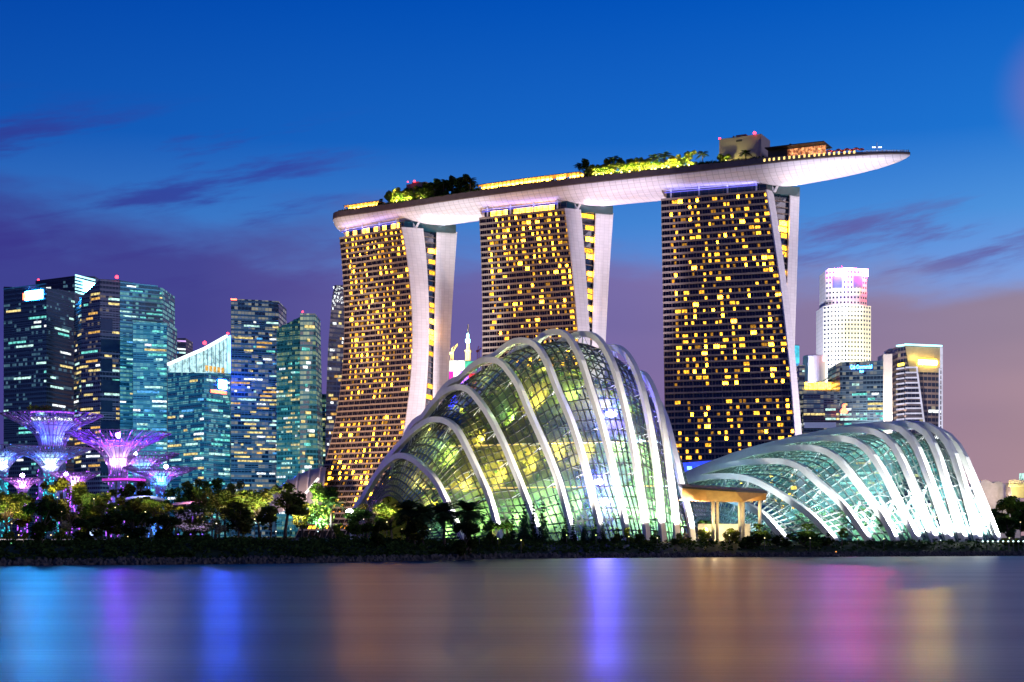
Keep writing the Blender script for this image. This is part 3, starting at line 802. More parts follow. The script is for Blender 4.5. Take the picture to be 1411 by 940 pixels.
# ---------------- inside the tall dome: planted mountain, walkways, lamps
def leafmat(name, base, vary=.5, trans=.25):
    m = bpy.data.materials.new(name); m.use_nodes = True; t = m.node_tree; h = NT(t); t.nodes.clear()
    tcn = h.n('ShaderNodeTexCoord'); oi = h.n('ShaderNodeObjectInfo')
    f = h.noise(tcn.outputs['Object'], 1.1, 4, .6)
    c = h.ramp(f, [(.3, tuple(x * (1 - vary) for x in base) + (1,)), (.7, tuple(x * (1 + vary) for x in base) + (1,))])
    hs = h.n('ShaderNodeHueSaturation'); t.links.new(c, hs.inputs['Color'])
    t.links.new(h.m('MULTIPLY_ADD', oi.outputs['Random'], .05, .475), hs.inputs['Hue']); t.links.new(h.m('MULTIPLY_ADD', oi.outputs['Random'], .5, .75), hs.inputs['Value'])
    d = h.n('ShaderNodeBsdfDiffuse'); tl = h.n('ShaderNodeBsdfTranslucent'); mx = h.n('ShaderNodeMixShader'); mx.inputs[0].default_value = trans
    t.links.new(hs.outputs[0], d.inputs[0]); t.links.new(hs.outputs[0], tl.inputs[0]); t.links.new(d.outputs[0], mx.inputs[1]); t.links.new(tl.outputs[0], mx.inputs[2])
    o = h.n('ShaderNodeOutputMaterial'); t.links.new(mx.outputs[0], o.inputs[0]); return m
L_dark = leafmat('leaves_dark_green', (.030, .055, .014)); L_mid = leafmat('leaves_green', (.075, .12, .022)); L_yel = leafmat('leaves_yellow_green', (.17, .19, .028))
L_oliv = leafmat('leaves_olive', (.095, .10, .022)); L_palm = leafmat('palm_fronds', (.030, .055, .018)); L_con = leafmat('conifer_needles', (.018, .042, .020)); L_pale = leafmat('pale_blossom', (.34, .30, .20))
M_bark = mat('bark', (.07, .05, .035), .9, vary=.3, vscale=1.5)

def leafcloud(mb, clumps, n, size, rng, mats_=(0, 1), flat_=.5):
    tot = sum(r ** 2 for c, r in clumps)
    for c, r in clumps:
        mi = rng.choice(mats_); c = Vector(c)
        for _ in range(int(n * r ** 2 / tot)):
            d = Vector((rng.gauss(0, 1), rng.gauss(0, 1), rng.gauss(0, 1))).normalized()
            p = c + Vector((d.x, d.y, d.z * .8)) * r * (rng.random() ** .4)
            a = Vector((rng.gauss(0, 1), rng.gauss(0, 1), rng.gauss(0, flat_))).normalized()
            b = a.cross(Vector((rng.gauss(0, 1), rng.gauss(0, 1), rng.gauss(0, 1)))).normalized()
            s = size * rng.uniform(.6, 1.35); a *= s; b *= s * .55
            mb.face([p - a, p - b * .9 + a * .1, p + a, p + b], mi if rng.random() < .8 else rng.choice(mats_))

# the mountain follows the dome's own form, well inside the glass
def inner(lines, fh, fv, rough, seed, dome_bulge=1.0):
    n = len(lines); rows = []
    for i, l in enumerate(lines):
        base = (l[0] + l[48]) * .5; row = []
        for k in range(0, 49, 1):
            p = base + (l[k] - base) * fh; p.z = ZB + (l[k].z - ZB) * fv
            p += Vector((noise.noise(p * .07 + Vector((seed, 0, 0))), noise.noise(p * .07 + Vector((0, seed, 9))), .7 * noise.noise(p * .09 + Vector((5, 0, seed))))) * rough * min(1, (p.z - ZB) / 6 + .2)
            row.append(Vector((p.x, p.y, max(p.z, ZB - .2))))
        rows.append(row)
    return rows
def densify(rows, sub):
    out = []
    for i in range(len(rows) - 1):
        for q in range(sub): out.append([a.lerp(b, q / sub) for a, b in zip(rows[i], rows[i + 1])])
    out.append(rows[-1]); return out
mrows = densify(inner(cf_lines[1:-1], .70, .86, 4.5, 2.0), 3)
mb = MB(); mb.grid(mrows)
M_mount = mat('planted_rock', (.14, .125, .03), .9, vary=.85, vscale=.16, bump=.6, bscale=.8)
mb.build('mountain', M_mount, CFR, smooth=True)
rng = random.Random(5); mb = MB()
for i in range(len(mrows)):
    for k in range(1, 48):
        if rng.random() < .62:
            p = mrows[i][k]; leafcloud(mb, [(p, rng.uniform(1.1, 2.3))], 11, .75, rng, rng.choice([(0, 1), (1, 2), (2,), (0,), (3,)]))
tag(mb.build('planting', [L_dark, L_mid, L_yel, L_oliv], CFR), kind='stuff')
M_warm = glowmat('walkway_light', (1, .62, .16), 1.6, .4, .3)
for zl, off, ra in ((18, 1.5, (16, 70)), (30, 1.5, (20, 60))):
    # level walkways: a ring at height z between mountain and glass, seen as thin warm lines
    pts = []
    for row in densify(inner(cf_lines[1:-1], .83, .90, 0, 1), 2):
        for k in range(24):
            if row[k].z <= zl < row[k + 1].z:
                t = (zl - row[k].z) / (row[k + 1].z - row[k].z); pts.append(row[k].lerp(row[k + 1], t)); break
    if len(pts) > 2:
        mb = MB(); mb.sweep(pts, 1.6, .35, Vector((0, 0, 1))); w = mb.build('walkway', M_rib, CFR)
        mb = MB(); mb.sweep([p + Vector((0, -.85, -.05)) for p in pts], .12, .3, Vector((0, 0, 1))); mb.build('walkway_light', M_warm, w)
M_lampw = glowmat('lamp_white', (1, .96, .9), 14, 0)
def dome_lamp(parent, rows, i, k, inset, power, colr, soft=.6, name='grow_lamp', shell=.80, up=0):
    base = (rows[i][0] + rows[i][48]) * .5
    p = base + (rows[i][k] - base) * shell; p.z = ZB + (rows[i][k].z - ZB) * shell + up
    tgt = (rows[i][0] + rows[i][48]) * .5; tgt.z = p.z + 2
    lamp(name, 'SPOT', p, power * 1.9, colr, aim=tgt, size=soft, parent=parent, cone=165, blend=.4)
n_ = len(cf_lines)
YG = (1, .80, .22); TEAL = (.30, .95, .85); CY = (.45, .85, 1); BLUE = (.16, .25, 1)
for i in range(1, n_ - 1):
    f = (i - 1) / (n_ - 3)
    lo = tuple(a * (1 - f) + b * f for a, b in zip((.45, 1, .66), (.25, .62, 1)))
    dome_lamp(CFR, cf_lines, i, 4, 0, 6000 + 11000 * f, lo, shell=.87)
    dome_lamp(CFR, cf_lines, i, 10, 0, 5600, YG if f < .62 else CY, shell=.87)
    if i < n_ - 3: dome_lamp(CFR, cf_lines, i, 16, 0, 5200 if f < .5 else 4000, YG if i % 2 else (.62, 1, .40), shell=.88)
    if 1 < i < n_ - 4: dome_lamp(CFR, cf_lines, i, 22, 0, 3000, (.9, .95, .35), shell=.90)
dome_lamp(CFR, cf_lines, n_ - 5, 14, 0, 16000, BLUE, shell=.92); dome_lamp(CFR, cf_lines, n_ - 4, 11, 0, 12000, BLUE, shell=.9)
# big round event lamps under the glass
M_evt = glowmat('event_lamp', (.09, .07, 1), 700, 0)
for i, k, r in ((n_ - 5, 13, 1.5), (n_ - 6, 6, 1.3), (n_ - 6, 4, 1.3)):
    l = cf_lines[i]; base = (l[0] + l[48]) * .5; p = base + (l[k] - base) * .90; p.z = ZB + (l[k].z - ZB) * .90
    mb = MB(); mb.lathe(p, [(.2 * r, -.6 * r), (.8 * r, -.35 * r), (r, 0), (.8 * r, .35 * r), (.2 * r, .6 * r)], 12); mb.build('event_lamp', M_evt, CFR, smooth=True)

# ---------------- inside the low dome: terraces, trees, cyan light
trows = densify(inner(fd_lines[1:-1], .74, .26, 1.6, 6.0), 2)
mb = MB(); mb.grid(trows); mb.build('garden_terrace', mat('terrace_planting', (.07, .11, .05), .9, vary=.6, vscale=.3, bump=.5), FDR, smooth=True)
mb = MB(); rng = random.Random(9)
for i in range(len(trows)):
    for k in range(3, 44):
        if rng.random() < .28: leafcloud(mb, [(trows[i][k] + Vector((0, 0, 1.0)), rng.uniform(.8, 2.4))], 14, .7, rng, rng.choice([(0, 1), (1,), (2,), (0,)]))
tag(mb.build('planting', [L_dark, L_mid, L_yel], FDR), kind='stuff')
m_ = len(fd_lines)
for i in range(1, m_ - 1):
    f = (i - 1) / (m_ - 3)
    dome_lamp(FDR, fd_lines, i, 4, 0, 6500 + 6500 * f, CY if i % 3 else (.75, .95, .8), shell=.88)
    dome_lamp(FDR, fd_lines, i, 10, 0, 3000, (.35, .85, .95) if i % 2 else (.9, .95, .55), shell=.80)
    if i > 1: dome_lamp(FDR, fd_lines, i, 17, 0, 1900, (.5, .9, .7), shell=.78); dome_lamp(FDR, fd_lines, i, 26, 0, 700, (.7, .85, .5), shell=.74)
# pale tree columns inside the low dome
for i, (px, py, Y) in enumerate([(1170, 690, 402), (1196, 700, 400), (1222, 676, 405), (1240, 690, 400), (1262, 668, 402), (1280, 690, 398)]):
    b = Vector((gx(px, Y), Y, ZB)); hh = zy(py, Y) - ZB
    mb = MB(); mb.tube([b, b + Vector((.4, 0, hh * .5)), b + Vector((3.0, .5, hh))], [.9, .7, .3], 8)
    mb.tube([b + Vector((.4, 0, hh * .5)), b + Vector((-2.2, .3, hh * .9))], [.6, .25], 8); mb.build('column', M_rib, FDR, smooth=True)

# ---------------- uplights at the rib feet
M_fix = mat('lamp_housing', (.05, .05, .05), .5, vary=0)
def uplight(r, parent, power, colr, out=3.5):
    p = r.N - r.d * out + Vector((0, 0, .7)); k = 16
    aim = rib_pt(r, *r.sz[k]) + Vector((0, 0, 6))
    mb = MB(); mb.box(p - Vector((0, 0, .45)), .7, .5, .5); o = mb.build('uplight', M_fix, parent)
    lamp('rib_uplight', 'SPOT', p, power, colr, aim=aim, size=.4, parent=parent, cone=62, blend=.7)
for i, r in enumerate(CF):
    f = i / 9
    uplight(r, CFR, 52000 + 90000 * f * f, (1, .96 - .02 * f, .86 + .14 * f), 5.0)
for i, r in enumerate(FD):
    f = i / 9
    uplight(r, FDR, 120000 + 90000 * f, (.92, .98, 1), 5.0)

# added warm spots with made-up housings brighten the arches higher up
for i, r in enumerate(CF):
    p = r.N - r.d * 13 + Vector((0, 0, .9)); mb = MB(); mb.box(p - Vector((0, 0, .5)), .8, .5, .5); mb.build('added_wash_box', M_fix, CFR)
    lamp('arch_fill_spot', 'SPOT', p, 150000, (1, .91, .79), aim=rib_pt(r, *r.sz[19]), size=.4, parent=CFR, cone=36, blend=.8)

for i, r in enumerate(FD):  # the same kind of added spots and housings for the low dome
    p = r.N - r.d * 13 + Vector((0, 0, .9)); mb = MB(); mb.box(p - Vector((0, 0, .5)), .8, .5, .5); mb.build('added_wash_box', M_fix, FDR)
    lamp('arch_fill_spot', 'SPOT', p, 70000, (.94, .98, 1), aim=rib_pt(r, *r.sz[15]), size=.4, parent=FDR, cone=34, blend=.8)

# ================================================================== SKYLINE BEHIND
TEALS = [glowmat('office_teal', (.22, .95, .85), .75, .8, .4), glowmat('office_pale', (.60, 1, .90), 1.0, .8, .4), glowmat('office_warm', (1, .78, .30), .9, .8, .4),
         glowmat('office_white', (.92, .98, 1), 1.3, .75, .4), glowmat('office_amber', (1, .55, .14), .8, .7, .4), glowmat('office_blue', (.12, .48, 1), .9, .7, .4)]
M_red = glowmat('red_beacon', (1, .03, .05), 9, 0)
def office(name, label, cat_, poly, tops, depth, wallmat, bandmat, floor, bay, wt, nwin, seed, band=.55, group=None, z0=3.0, rowprob=None, minrun=2, maxrun=7, bandoff=.4, skiptop=0, shear=0):
    """poly: visible front corners (photo column, distance) left to right; tops: photo row of the roof at each corner"""
    rng = random.Random(seed)
    front = [Vector((gx(p, Y), Y, 0)) for p, Y in poly]; zt = [zy(t, Y) for t, (p, Y) in zip(tops, poly)]
    base = Vector((sum(v.x for v in front) / len(front), front[0].y, z0))
    root = thing(name, label, cat_, base, group)
    back = [front[-1] + Vector((0, depth, 0)), front[0] + Vector((0, depth, 0))]; zb = [zt[-1], zt[0]]
    ring = front + back; zz = zt + zb; n = len(ring)
    mb = MB(); ul = 0
    for i in range(n):
        a, b = ring[i], ring[(i + 1) % n]; w = (b - a).length
        mb.face([(a.x, a.y, z0), (b.x, b.y, z0), (b.x, b.y, zz[(i + 1) % n]), (a.x, a.y, zz[i])], 0, [(ul, z0), (ul + w, z0), (ul + w, zz[(i + 1) % n]), (ul, zz[i])]); ul += w + 3
    mb.face([(v.x, v.y, z) for v, z in zip(ring, zz)], 1, [(0, 0)] * n)
    mb.build('wall', [wallmat, bandmat], root)
    faces = []
    for i in range(len(front) - 1):
        a, b = front[i], front[i + 1]; u = (b - a); L = u.length; u = u / L; nn = Vector((u.y, -u.x, 0))
        faces.append((a, u, L, nn, zt[i], zt[i + 1]))
    if band:
        mb = MB()
        zmax = max(zt); k = 0; z = z0 + 12
        while z < zmax - .5:
            for a, u, L, nn, za, zb_ in faces:
                s0, s1 = 0, L
                if z > min(za, zb_):
                    if z >= max(za, zb_): continue
                    s = L * (z - za) / (zb_ - za)
                    s0, s1 = (0, s) if za > zb_ else (s, L)
                p, q = a + u * s0, a + u * s1
                o = nn * bandoff
                mb.hexa([p + o + Vector((0, 0, z)), q + o + Vector((0, 0, z)), q - o * .2 + Vector((0, 0, z)), p - o * .2 + Vector((0, 0, z))], [p + o + Vector((0, 0, z + band)), q + o + Vector((0, 0, z + band)), q - o * .2 + Vector((0, 0, z + band)), p - o * .2 + Vector((0, 0, z + band))])
            z += floor
        mb.build('floor_bands', bandmat, root)
    # lit rooms in short runs
    cnt = 0; tries = 0; taken = set()
    nf = int((max(zt) - z0 - 12) / floor)
    hot = {k: rng.random() ** 2.2 for k in range(nf + 1)}
    while cnt < nwin and tries < nwin * 30:
        tries += 1
        a, u, L, nn, za, zb_ = rng.choices(faces, [f[2] for f in faces])[0]
        k = rng.randrange(max(1, nf))
        if rng.random() > .18 + hot[k]: continue
        z = z0 + 12 + k * floor + band + .1
        nb = max(2, int(L / bay)); j = rng.randrange(nb); r = min(rng.randint(minrun, maxrun), nb - j)
        s0, s1 = L * j / nb + .3, L * (j + r) / nb - .3
        zl = min(za + (zb_ - za) * s0 / L, za + (zb_ - za) * s1 / L) - skiptop
        if z + floor > zl: continue
        key = (id(nn), k)
        if any((id(nn), k, q) in taken for q in range(j, j + r)): continue
        for q in range(j, j + r): taken.add((id(nn), k, q))
        p, q = a + u * s0 + nn * .08, a + u * s1 + nn * .08
        hgt = (floor - band) * .52
        mb = MB(); up = Vector((0, 0, hgt)); pz = Vector((0, 0, z))
        if False:      # a run of rooms, each with its own pane
            for e in range(r):
                pp, qq = p.lerp(q, e / r + .03), p.lerp(q, (e + 1) / r - .03)
                mb.hexa([pp + pz, qq + pz, qq - nn * .06 + pz, pp - nn * .06 + pz], [pp + pz + up, qq + pz + up, qq - nn * .06 + pz + up, pp - nn * .06 + pz + up])
        else: mb.hexa([p + pz, q + pz, q - nn * .06 + pz, p - nn * .06 + pz], [p + pz + up, q + pz + up, q - nn * .06 + pz + up, p - nn * .06 + pz + up])
        mb.build('window', TEALS[rng.choices(range(6), wt)[0]], root); cnt += 1
    return root, faces, zt
def beacon(root, p, r=1.1):
    mb = MB(); mb.lathe(p, [(.3 * r, 0), (r, .5 * r), (r, 1.3 * r), (.3 * r, 1.9 * r)], 8); mb.build('beacon', M_red, root)
def faceplate(root, f, s0, s1, z0, z1, m, name, off=.5, th=.3):
    a, u, L, nn, za, zb = f
    p, q = a + u * s0 + nn * off, a + u * s1 + nn * off; v = lambda w, z: Vector((w.x, w.y, z))
    mb = MB(); mb.hexa([v(p, z0), v(q, z0), v(q - nn * th, z0), v(p - nn * th, z0)], [v(p, z1), v(q, z1), v(q - nn * th, z1), v(p - nn * th, z1)])
    return mb.build(name, m, root)

ofA = officemat('curtain_wall_slate', (.006, .02, .035), (.05, .065, .10), 3.0, 4.2, ((.1, .5, .7), (.35, .75, 1)), .28, .16)
ofB = officemat('curtain_wall_teal', (.008, .08, .12), (.03, .17, .22), 3.0, 4.2, ((.08, .75, .8), (.4, 1, .9)), .55, .30)
ofC = officemat('curtain_wall_plum', (.012, .012, .03), (.10, .075, .115), 3.0, 4.2, ((.3, .35, .7), (1, .75, .4)), .22, .14)
ofD = officemat('curtain_wall_navy', (.005, .014, .035), (.035, .075, .13), 3.0, 4.2, ((.15, .45, .9), (.9, .8, .5)), .5, .26)
ofE = officemat('curtain_wall_green', (.008, .05, .045), (.04, .20, .20), 3.0, 4.2, ((.2, .8, .65), (.8, .95, .4)), .5, .26)
ofF = officemat('curtain_wall_violet', (.008, .012, .04), (.03, .035, .10), 3.0, 4.2, ((.3, .4, 1), (.9, .8, .5)), .30, .22)
M_bslate = mat('band_slate', (.10, .12, .17), .5, vary=.1); M_bteal = mat('band_teal', (.08, .30, .38), .4, vary=.1); M_bplum = mat('band_plum', (.17, .13, .18), .5, vary=.1)
M_bnavy = mat('band_navy', (.08, .14, .22), .5, vary=.1); M_bgreen = mat('band_green', (.08, .28, .27), .45, vary=.1)
M_signw = glowmat('sign_cyan_white', (.02, .36, 1), 480, 0); M_signr = glowmat('sign_red', (1, .10, .05), 9, .3)
M_signp = glowmat('sign_pink_white', (.02, .09, 1), 620, 0)
SKY_G = 'office towers of the downtown skyline'

# left cluster, far side of the bay
r, fs, zt = office('office_tower', 'slate office tower at far left with glaring white sign near its top', 'office tower', [(5, 1420), (64, 1390), (103, 1440)], [395, 397, 402], 60, ofA, M_bslate, 4.4, 3.4, [4, 4, 2, 2, 0, 0], 42, 21, group=SKY_G)
faceplate(r, fs[0], fs[0][2] * .52, fs[0][2] * .92, zy(413, 1400), zy(401, 1400), M_signw, 'sign'); faceplate(r, fs[0], fs[0][2] * .46, fs[0][2] * .53, zy(412, 1400), zy(403, 1400), M_signr, 'sign')
faceplate(r, fs[0], 0, fs[0][2], zy(397, 1410), zy(395.4, 1410), M_bteal, 'roof_edge', .6)
r, fs, zt = office('office_tower', 'dark flat topped office tower with a white glowing striped crown, just behind the leftmost tower', 'office tower', [(49, 1520), (103, 1500), (131, 1530)], [387, 380, 381], 60, ofA, M_bslate, 4.4, 3.4, [3, 3, 3, 3, 0, 0], 40, 22, group=SKY_G)
M_crownc = glowmat('crown_cyan', (.40, .88, 1), 2.2, .5, .08)
for i in range(10): faceplate(r, fs[1], .3, fs[1][2] - .3, zy(384 + i * 4.6, 1515), zy(381.6 + i * 4.6, 1515), M_crownc, 'crown_light')
faceplate(r, fs[1], fs[1][2] * .40, fs[1][2] * .98, zy(402, 1515), zy(388, 1515), M_signw, 'sign', .9)
beacon(r, at(53, 387, 1522))
r, fs, zt = office('office_tower', 'plum coloured office tower with slanting roof, curved side and warm windows', 'office tower', [(102, 1375), (112, 1352), (138, 1335), (165, 1345)], [424, 409, 384.5, 386], 55, ofC, M_bplum, 4.4, 3.2, [1, 2, 7, 1, 3, 0], 90, 23, group=SKY_G, skiptop=3)
M_darkglass = mat('dark_blue_glass', (.012, .02, .05), .15, spec=.7)
for i in range(8):
    y0 = 440 + i * 28
    faceplate(r, fs[2], .5, fs[2][2] * (1 if i % 2 else .62), zy(y0 + 16, 1340), zy(y0, 1340), M_darkglass, 'dark_bay', .55)
beacon(r, at(161, 384, 1342), 1.6)
r, fs, zt = office('office_tower', 'teal office tower with bright ledge lines and gently sloping roof beside the plum tower', 'office tower', [(165, 1346), (224, 1370)], [386, 397], 50, ofB, M_bteal, 4.0, 3.0, [6, 5, 1, 1, 0, 2], 55, 24, band=1.3, bandoff=1.2, group=SKY_G)
r, fs, zt = office('office_tower', 'lower teal glass office block standing in front of the tower with ledge lines', 'office tower', [(183, 1300), (230, 1310)], [445, 445], 40, ofB, M_bteal, 4.2, 3.0, [6, 4, 1, 2, 0, 2], 52, 25, group=SKY_G)
r, fs, zt = office('office_tower', 'small distant violet lit block peeping above the slanted glass roof', 'office tower', [(232, 1800), (256, 1810)], [466, 466], 40, ofF, M_bnavy, 4.5, 4, [0, 1, 1, 2, 0, 2], 26, 26, minrun=1, maxrun=3, group=SKY_G)
mb = MB(); mb.box(at(235, 459, 1805), 8, 8, 14); mb.build('roof_plant', M_bslate, r)
faceplate(r, fs[0], 6, fs[0][2], zy(470, 1800), zy(468, 1800), glowmat('violet_roof_light', (.75, .45, 1), 1.2, .4, .1), 'roof_light')
# slanted roof
r, fs, zt = office('office_tower', 'office block crowned by a glowing white glass hall under a steep slanted roof', 'office tower', [(231, 1280), (281, 1240), (317, 1270)], [513, 514, 514], 50, ofB, M_bslate, 4.2, 3.0, [6, 4, 2, 2, 0, 2], 62, 27, group=SKY_G)
a_, b_, c_ = at(232, 513, 1279), at(281, 513, 1240), at(313, 513, 1266)
za, zb2, zc = zy(503, 1279), zy(482, 1240), zy(464, 1266)
M_hall = glowmat('lit_glass_hall', (.58, .95, 1), .95, .7, .25); M_hall2 = glowmat('lit_glass_hall_blue', (.10, .22, 1), 7, .4, .12)
back_ = Vector((0, 34, 0)); v = lambda p, z: Vector((p.x, p.y, z))
mb = MB(); mb.hexa([a_, b_, b_ + back_, a_ + back_], [v(a_, za), v(b_, zb2), v(b_ + back_, zb2), v(a_ + back_, za)]); mb.build('glass_hall', M_hall, r)
mb = MB(); mb.hexa([b_, c_, c_ + back_, b_ + back_], [v(b_, zb2), v(c_, zc), v(c_ + back_, zc), v(b_ + back_, zb2)]); mb.build('glass_hall', M_hall, r)
d_ = at(317, 513, 1270)
mb = MB(); mb.hexa([c_ + Vector((.2, 0, 0)), d_, d_ + back_, c_ + back_ + Vector((.2, 0, 0))], [v(c_, zc), v(d_, zc + 2), v(d_ + back_, zc + 2), v(c_ + back_, zc)]); mb.build('glass_hall', M_hall2, r)
for p, q, z0_, z1_, nn_ in ((a_, b_, za, zb2, 5), (b_, c_, zb2, zc, 6)):
    for i in range(nn_ + 1):
        w = p.lerp(q, i / nn_); w = w + Vector((0, -.5, 0)); mb = MB(); mb.bar(w, v(w, z0_ + (z1_ - z0_) * i / nn_), .5); mb.build('mullion', M_bnavy, r)
M_wroof = mat('white_roof_edge', (.8, .85, .88), .4)
mb = MB()
for p, q, z0_, z1_ in ((a_, b_, za, zb2), (b_, c_, zb2, zc)):
    mb.bar(v(p, z0_ + .5) + Vector((0, -1, 0)), v(q, z1_ + .5) + Vector((0, -1, 0)), 2.0, 2.2)
ro = mb.build('roof_edge', glowmat('lit_roof_edge', (.85, .97, 1), 2.2, .2, .1), r)
for i in range(5): faceplate(r, fs[1], 1 + i * 5.2, 4.6 + i * 5.2, zy(512.5, 1250), zy(505, 1250), TEALS[4], 'window', .9)
beacon(r, at(282, 475, 1240), 1.6); beacon(r, at(314, 461, 1266), 1.0)
faceplate(r, fs[1], fs[1][2] * .55, fs[1][2] * .85, zy(535, 1255), zy(523, 1255), M_signp, 'sign'); faceplate(r, fs[1], fs[1][2] * .25, fs[1][2] * .85, zy(542, 1255), zy(538, 1255), M_signr, 'sign')
r, fs, zt = office('office_tower', 'tall navy office slab with flat roof and close horizontal lines of white windows', 'office tower', [(318, 1270), (384, 1285)], [411.5, 415], 45, ofD, M_bnavy, 3.6, 2.8, [1, 2, 6, 4, 1, 1], 78, 28, minrun=1, maxrun=6, skiptop=14, group=SKY_G)
faceplate(r, fs[0], 0, fs[0][2] * .12, zy(414, 1272), zy(412, 1272), M_signr, 'roof_light', .6)
r, fs, zt = office('office_tower', 'green glass tower with slanted top on its left part and tapering right edge', 'office tower', [(381, 1230), (413, 1215)], [453, 437], 40, ofE, M_bgreen, 3.8, 2.6, [4, 2, 5, 1, 0, 0], 60, 29, minrun=1, maxrun=4, skiptop=30, group=SKY_G)
M_fine = mat('green_fin', (.06, .22, .21), .4)
mb = MB()
for i in range(1, 16):
    a, u, L, nn, zA, zB = fs[0]; p = a + u * (L * i / 16) + nn * .3
    mb.bar(v(p, 10), v(p, zA + (zB - zA) * i / 16 - 1), .35)
mb.build('vertical_fins', M_fine, r)
p0, p1 = at(413.3, 432, 1213), at(434, 432, 1222); q0, q1 = at(413.3, 738, 1213), at(440.5, 738, 1222); bk = Vector((0, 34, 0))
mb = MB()
up_ = [(q0, q1, p0, p1)]
ww0 = (q1 - q0).length; ww1 = (p1 - p0).length
mb.face([q0, q1, p1, p0], 0, [(0, 3), (ww0, 3), (ww1, p1.z), (0, p1.z)]); mb.face([q1, q1 + bk, p1 + bk, p1], 0, [(0, 3), (34, 3), (34, p1.z), (0, p1.z)]); mb.face([q0 + bk, q0, p0, p0 + bk], 0, [(0, 3), (34, 3), (34, p1.z), (0, p1.z)]); mb.face([p0, p1, p1 + bk, p0 + bk], 0, [(0, 0)] * 4)
mb.build('tapering_wing', ofE, r)
rg = random.Random(4)
for i in range(34):
    k = rg.randrange(4, 46); z = 8 + k * 3.8; f = (z - 3) / (p0.z - 3); wd = ww0 + (ww1 - ww0) * f
    s0 = rg.uniform(1, wd - 6); s1 = min(wd - 1, s0 + rg.uniform(2, 7)); e = (q1 - q0).normalized(); nn = Vector((e.y, -e.x, 0)); b0 = v(q0, z) + e * s0 + nn * .15; b1 = v(q0, z) + e * s1 + nn * .15
    mb = MB(); mb.hexa([b0, b1, b1 - nn * .1, b0 - nn * .1], [b0 + Vector((0, 0, 2.4)), b1 + Vector((0, 0, 2.4)), b1 - nn * .1 + Vector((0, 0, 2.4)), b0 - nn * .1 + Vector((0, 0, 2.4))]); mb.build('window', TEALS[rg.choice([2, 2, 3, 0])], r)
beacon(r, at(417, 431, 1214), .8)
r, fs, zt = office('office_tower', 'narrow green lit block squeezed between the tapering tower and the spire topped tower', 'office tower', [(438, 1290), (453, 1292)], [543, 543], 30, ofE, M_bgreen, 4, 2.6, [4, 3, 3, 0, 0, 0], 22, 30, minrun=1, maxrun=3, group=SKY_G)
# tapered tower beside the hotel
root_ = thing('office_tower', 'slender violet tower tapering to a sparkling crystal top beside the left hotel tower', 'office tower', at(462, 735, 1260), SKY_G)
prof = [(738, 447, 478), (560, 449, 478), (480, 452, 478), (410, 457.5, 477), (393, 461, 475)]
mb = MB()
for (ya, l0, r0), (yb, l1, r1) in zip(prof, prof[1:]):
    A, B, C, D = at(l0, ya, 1260), at(r0, ya, 1270), at(r1, yb, 1270), at(l1, yb, 1260)
    mb.face([A, B, C, D], 0, [(A.x, A.z), (B.x, B.z), (C.x, C.z), (D.x, D.z)]); bk = Vector((0, 22, 0))
    mb.face([A + bk, A, D, D + bk], 0, [(0, A.z), (22, A.z), (22, D.z), (0, D.z)]); mb.face([B, B + bk, C + bk, C], 0, [(0, A.z), (22, A.z), (22, D.z), (0, D.z)])
mb.build('wall', ofF, root_)
rg = random.Random(6)
for i in range(46):
    y = rg.uniform(400, 650); l = np.interp(y, [393, 410, 480, 560, 738], [461, 457.5, 452, 449, 447]); x0 = rg.uniform(l + 1, 472); 
    lit_ = y in () ; wd = rg.uniform(1.2, 7)
    if y < 425: wd = 1.0; 
    y = round(y / 5.2) * 5.2
    a = at(x0, y, 1257); b = at(min(x0 + wd, 477), y, 1258)
    mb = MB(); mb.hexa([a, b, b + Vector((0, 2, 0)), a + Vector((0, 2, 0))], [a + Vector((0, 0, 1.9)), b + Vector((0, 0, 1.9)), b + Vector((0, 2, 1.9)), a + Vector((0, 2, 1.9))]); mb.build('window', TEALS[rg.choice([2, 2, 3, 4]) if y > 425 else 3], root_)
mb = MB()
for i in range(60):
    p = at(rg.uniform(459, 475), rg.uniform(394, 418), 1256); mb.box(p, .55, .4, .7)
tag(mb.build('sparkle_lights', TEALS[3], root_), kind='stuff')

# right cluster
M_uob = panelmat('pale_stone_tower', (.72, .68, .58), .6, 4, 4.2, .10)
r = thing('office_tower', 'floodlit white stepped tower with red lit top, tallest on the right', 'office tower', at(1170, 700, 1500), SKY_G)
M_uwin = mat('dark_small_window', (.02, .035, .07), .2, vary=.3)
def octa(px0, px1, ytop, ybot, Y, wseed, nrow):
    x0, x1 = gx(px0, Y), gx(px1, Y); w = x1 - x0; d = w * .9
    pts = [Vector((x0, Y + d * .22, 0)), Vector((x0 + w * .12, Y + d * .08, 0)), Vector((x0 + w * .46, Y, 0)), Vector((x0 + w * .80, Y + d * .05, 0)), Vector((x1, Y + d * .2, 0)), Vector((x1, Y + d, 0)), Vector((x0, Y + d, 0))]
    z0, z1 = zy(ybot, Y), zy(ytop, Y); mb = MB(); wb = MB(); ul = 0
    for i in range(7):
        a, b = pts[i], pts[(i + 1) % 7]; L = (b - a).length
        mb.face([v(a, z0), v(b, z0), v(b, z1), v(a, z1)], 0, [(ul, z0), (ul + L, z0), (ul + L, z1), (ul, z1)]); ul += L
        if i < 4:
            u = (b - a) / L; nn = Vector((u.y, -u.x, 0)); nb = max(2, int(L / 3.3))
            for k in range(nrow):
                z = z0 + (z1 - z0) * (k + .3) / nrow
                for j in range(nb):
                    p = a + u * (L * (j + .25) / nb) + nn * .12; q = p + u * (L / nb * .5)
                    wb.hexa([v(p, z), v(q, z), v(q - nn * .2, z), v(p - nn * .2, z)], [v(p, z + 2), v(q, z + 2), v(q - nn * .2, z + 2), v(p - nn * .2, z + 2)])
    mb.face([v(p, z1) for p in pts], 0, [(0, 0)] * 7)
    mb.build('tier', M_uob, r); tag(wb.build('windows', M_uwin, r), kind='stuff')
